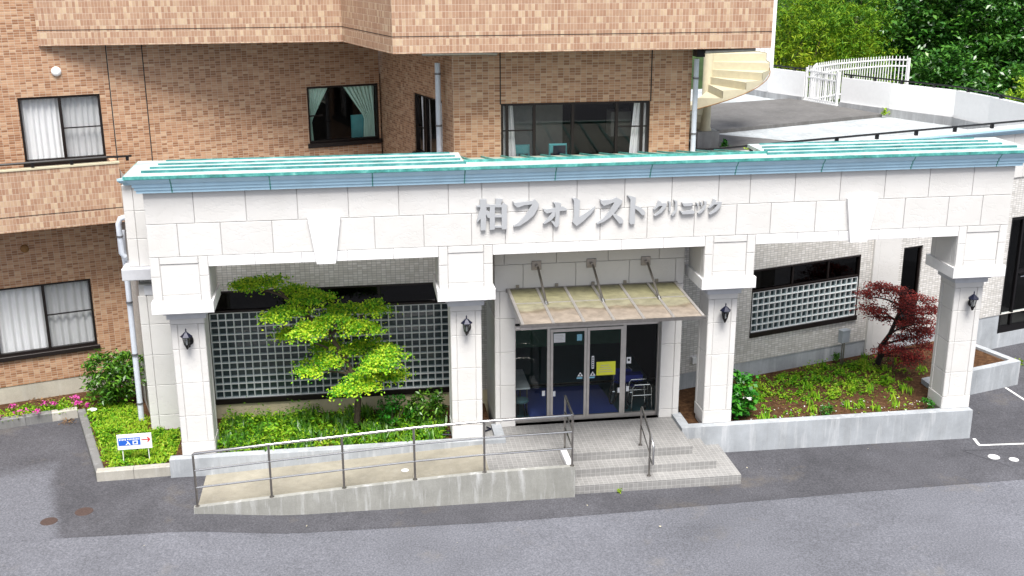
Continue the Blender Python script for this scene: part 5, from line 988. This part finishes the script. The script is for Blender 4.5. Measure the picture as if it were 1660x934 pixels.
for lab, c, n, s, m in (('tiny bright weed growing at the foot of the lowest step', (9.72, -1.60, -.13), 40, .06, 'leaf_lime'), ('green weed growing beside the footing of the spiral stair', (15.75, 10.35, 5.32), 70, .13, 'leaf_hydrangea'), ('yellow weed growing on the dark roof mat near the spiral stair', (16.3, 9.6, 5.32), 60, .12, 'leaf_lime'), ('weed tuft growing at the end of the dark roof mat', (23.6, 15.7, 5.4), 50, .12, 'leaf_lime'), ('weed growing at the foot of the grey electric box', (17.05, 3.95, .55), 120, .09, 'leaf_shrub'), ('weeds by the asphalt edge in front of the side door', (22.9, 4.6, -.2), 60, .12, 'leaf_lime')):
    p = np.asarray(c)+rng.normal(size=(n, 3))*np.array([.035, .03, .04])*(s/.07); p[:, 2] = np.maximum(p[:, 2], c[2]-.06); tag(leaves('weed', p, s, m, flat=.2), lab, 'weed')

# ---------------------------------------------------------------- trees and slope beyond the terrace
m = MB()
for i in range(8):
    for j in range(5):
        f = lambda a, b: (18+a*8, 27+b*9, -3+b*2.2+.6*math.sin(a*2+b))
        m.poly([f(i, j), f(i+1, j), f(i+1, j+1), f(i, j+1)])
struct(m.build('hillside', 'hill_green'))
def tree(name, label, base, zc, r, nclump, per, leaf, mat, bark='bark', csize=.55, aspect=.5, up=0, n_l=7, power=.35, flat=.35):
    t = thing(name, label, 'tree', base, 'trees beyond the roof terrace'); mb = MB(); x, y, z = base
    mb.tube([(x, y, z-.5), (x+.1, y, z+(zc-z)*.4), (x, y+.1, zc+r[2]*.3)], [.28, .2, .08], 8)
    for i in range(n_l): a = i*6.28/n_l+rng.uniform(-.3, .3); limb(mb, (x, y, z+(zc-z)*rng.uniform(.3, .8)), (x+r[0]*.7*math.cos(a), y+r[1]*.7*math.sin(a), zc+r[2]*rng.uniform(-.4, .6)), .09, .02, .3)
    mb.build('trunk', bark, t); c, d = shell(nclump, (x, y, zc), r, power); c += rng.normal(size=c.shape)*.25
    k = np.repeat(np.arange(nclump), per); sc = rng.uniform(.6, 1.3, nclump)
    p = c[k]+rng.normal(size=(nclump*per, 3))*np.array([.5, .5, .34])*csize*sc[k][:, None]
    leaves('crown', p, leaf, mat, t, flat=flat, aspect=aspect, up=up)
tree('bamboo_clump', 'yellow green bamboo thicket just right of the brick overhang', (27.3, 33, -1), 5.2, (2.2, 2.2, 4.6), 330, 40, .30, 'leaf_bamboo', aspect=.22, up=.8, csize=.42)
tree('bamboo_clump', 'bamboo thicket behind the white picket fence', (30.2, 34.5, -1), 4.6, (2.4, 2.2, 4.0), 330, 40, .30, 'leaf_bamboo', aspect=.22, up=.8, csize=.42)
tree('bamboo_clump', 'bright low bamboo above the middle of the picket fence', (29.6, 30.5, -1), 3.4, (2.3, 1.8, 2.2), 170, 42, .24, 'leaf_bamboo', aspect=.24, up=.6, csize=.6)
tree('bamboo_clump', 'tall bamboo at the top between bamboo and dark evergreens', (32.2, 37.5, -1), 6.2, (2.5, 2.2, 4.2), 310, 40, .30, 'leaf_bamboo', aspect=.22, up=.8, csize=.42)
tree('bamboo_clump', 'far bamboo behind the overhang edge', (29.4, 40, -1), 6.4, (3.2, 2.4, 4.4), 220, 42, .28, 'leaf_bamboo', aspect=.22, up=.8, csize=.7)
tree('evergreen_tree', 'dark glossy evergreen oak at the top right', (36.4, 35, -1), 6.6, (3.4, 3.0, 4.0), 420, 40, .34, 'leaf_oak', 'bark_dark', csize=.5, aspect=.42)
tree('evergreen_tree', 'dark evergreen tree in the top right corner', (40.6, 35.5, -1), 6.0, (3.2, 3.0, 4.6), 420, 40, .34, 'leaf_oak', 'bark_dark', csize=.5, aspect=.42)
tree('evergreen_tree', 'lower evergreen tree over the white curved parapet', (38.0, 31.5, -1), 2.6, (3.0, 2.2, 2.9), 330, 40, .30, 'leaf_oak', 'bark_dark', csize=.48, aspect=.42)
tree('evergreen_tree', 'shaded evergreen tree right of the picket fence end', (34.2, 31.5, -1), 3.6, (2.0, 2.0, 2.8), 250, 40, .30, 'leaf_oak', 'bark_dark', csize=.48, aspect=.42)
tree('evergreen_tree', 'far evergreen tree filling the gap behind the others', (36.0, 43, -1), 7.0, (6.0, 2.0, 4.6), 320, 46, .34, 'leaf_oak', 'bark_dark', csize=1.0, aspect=.42)
tree('lime_shrub', 'bright lime green young tree at the right edge behind the parapet', (34.3, 23.6, -1), 4.55, (.75, .8, .75), 46, 36, .2, 'leaf_lime', csize=.35, aspect=.4, n_l=4)
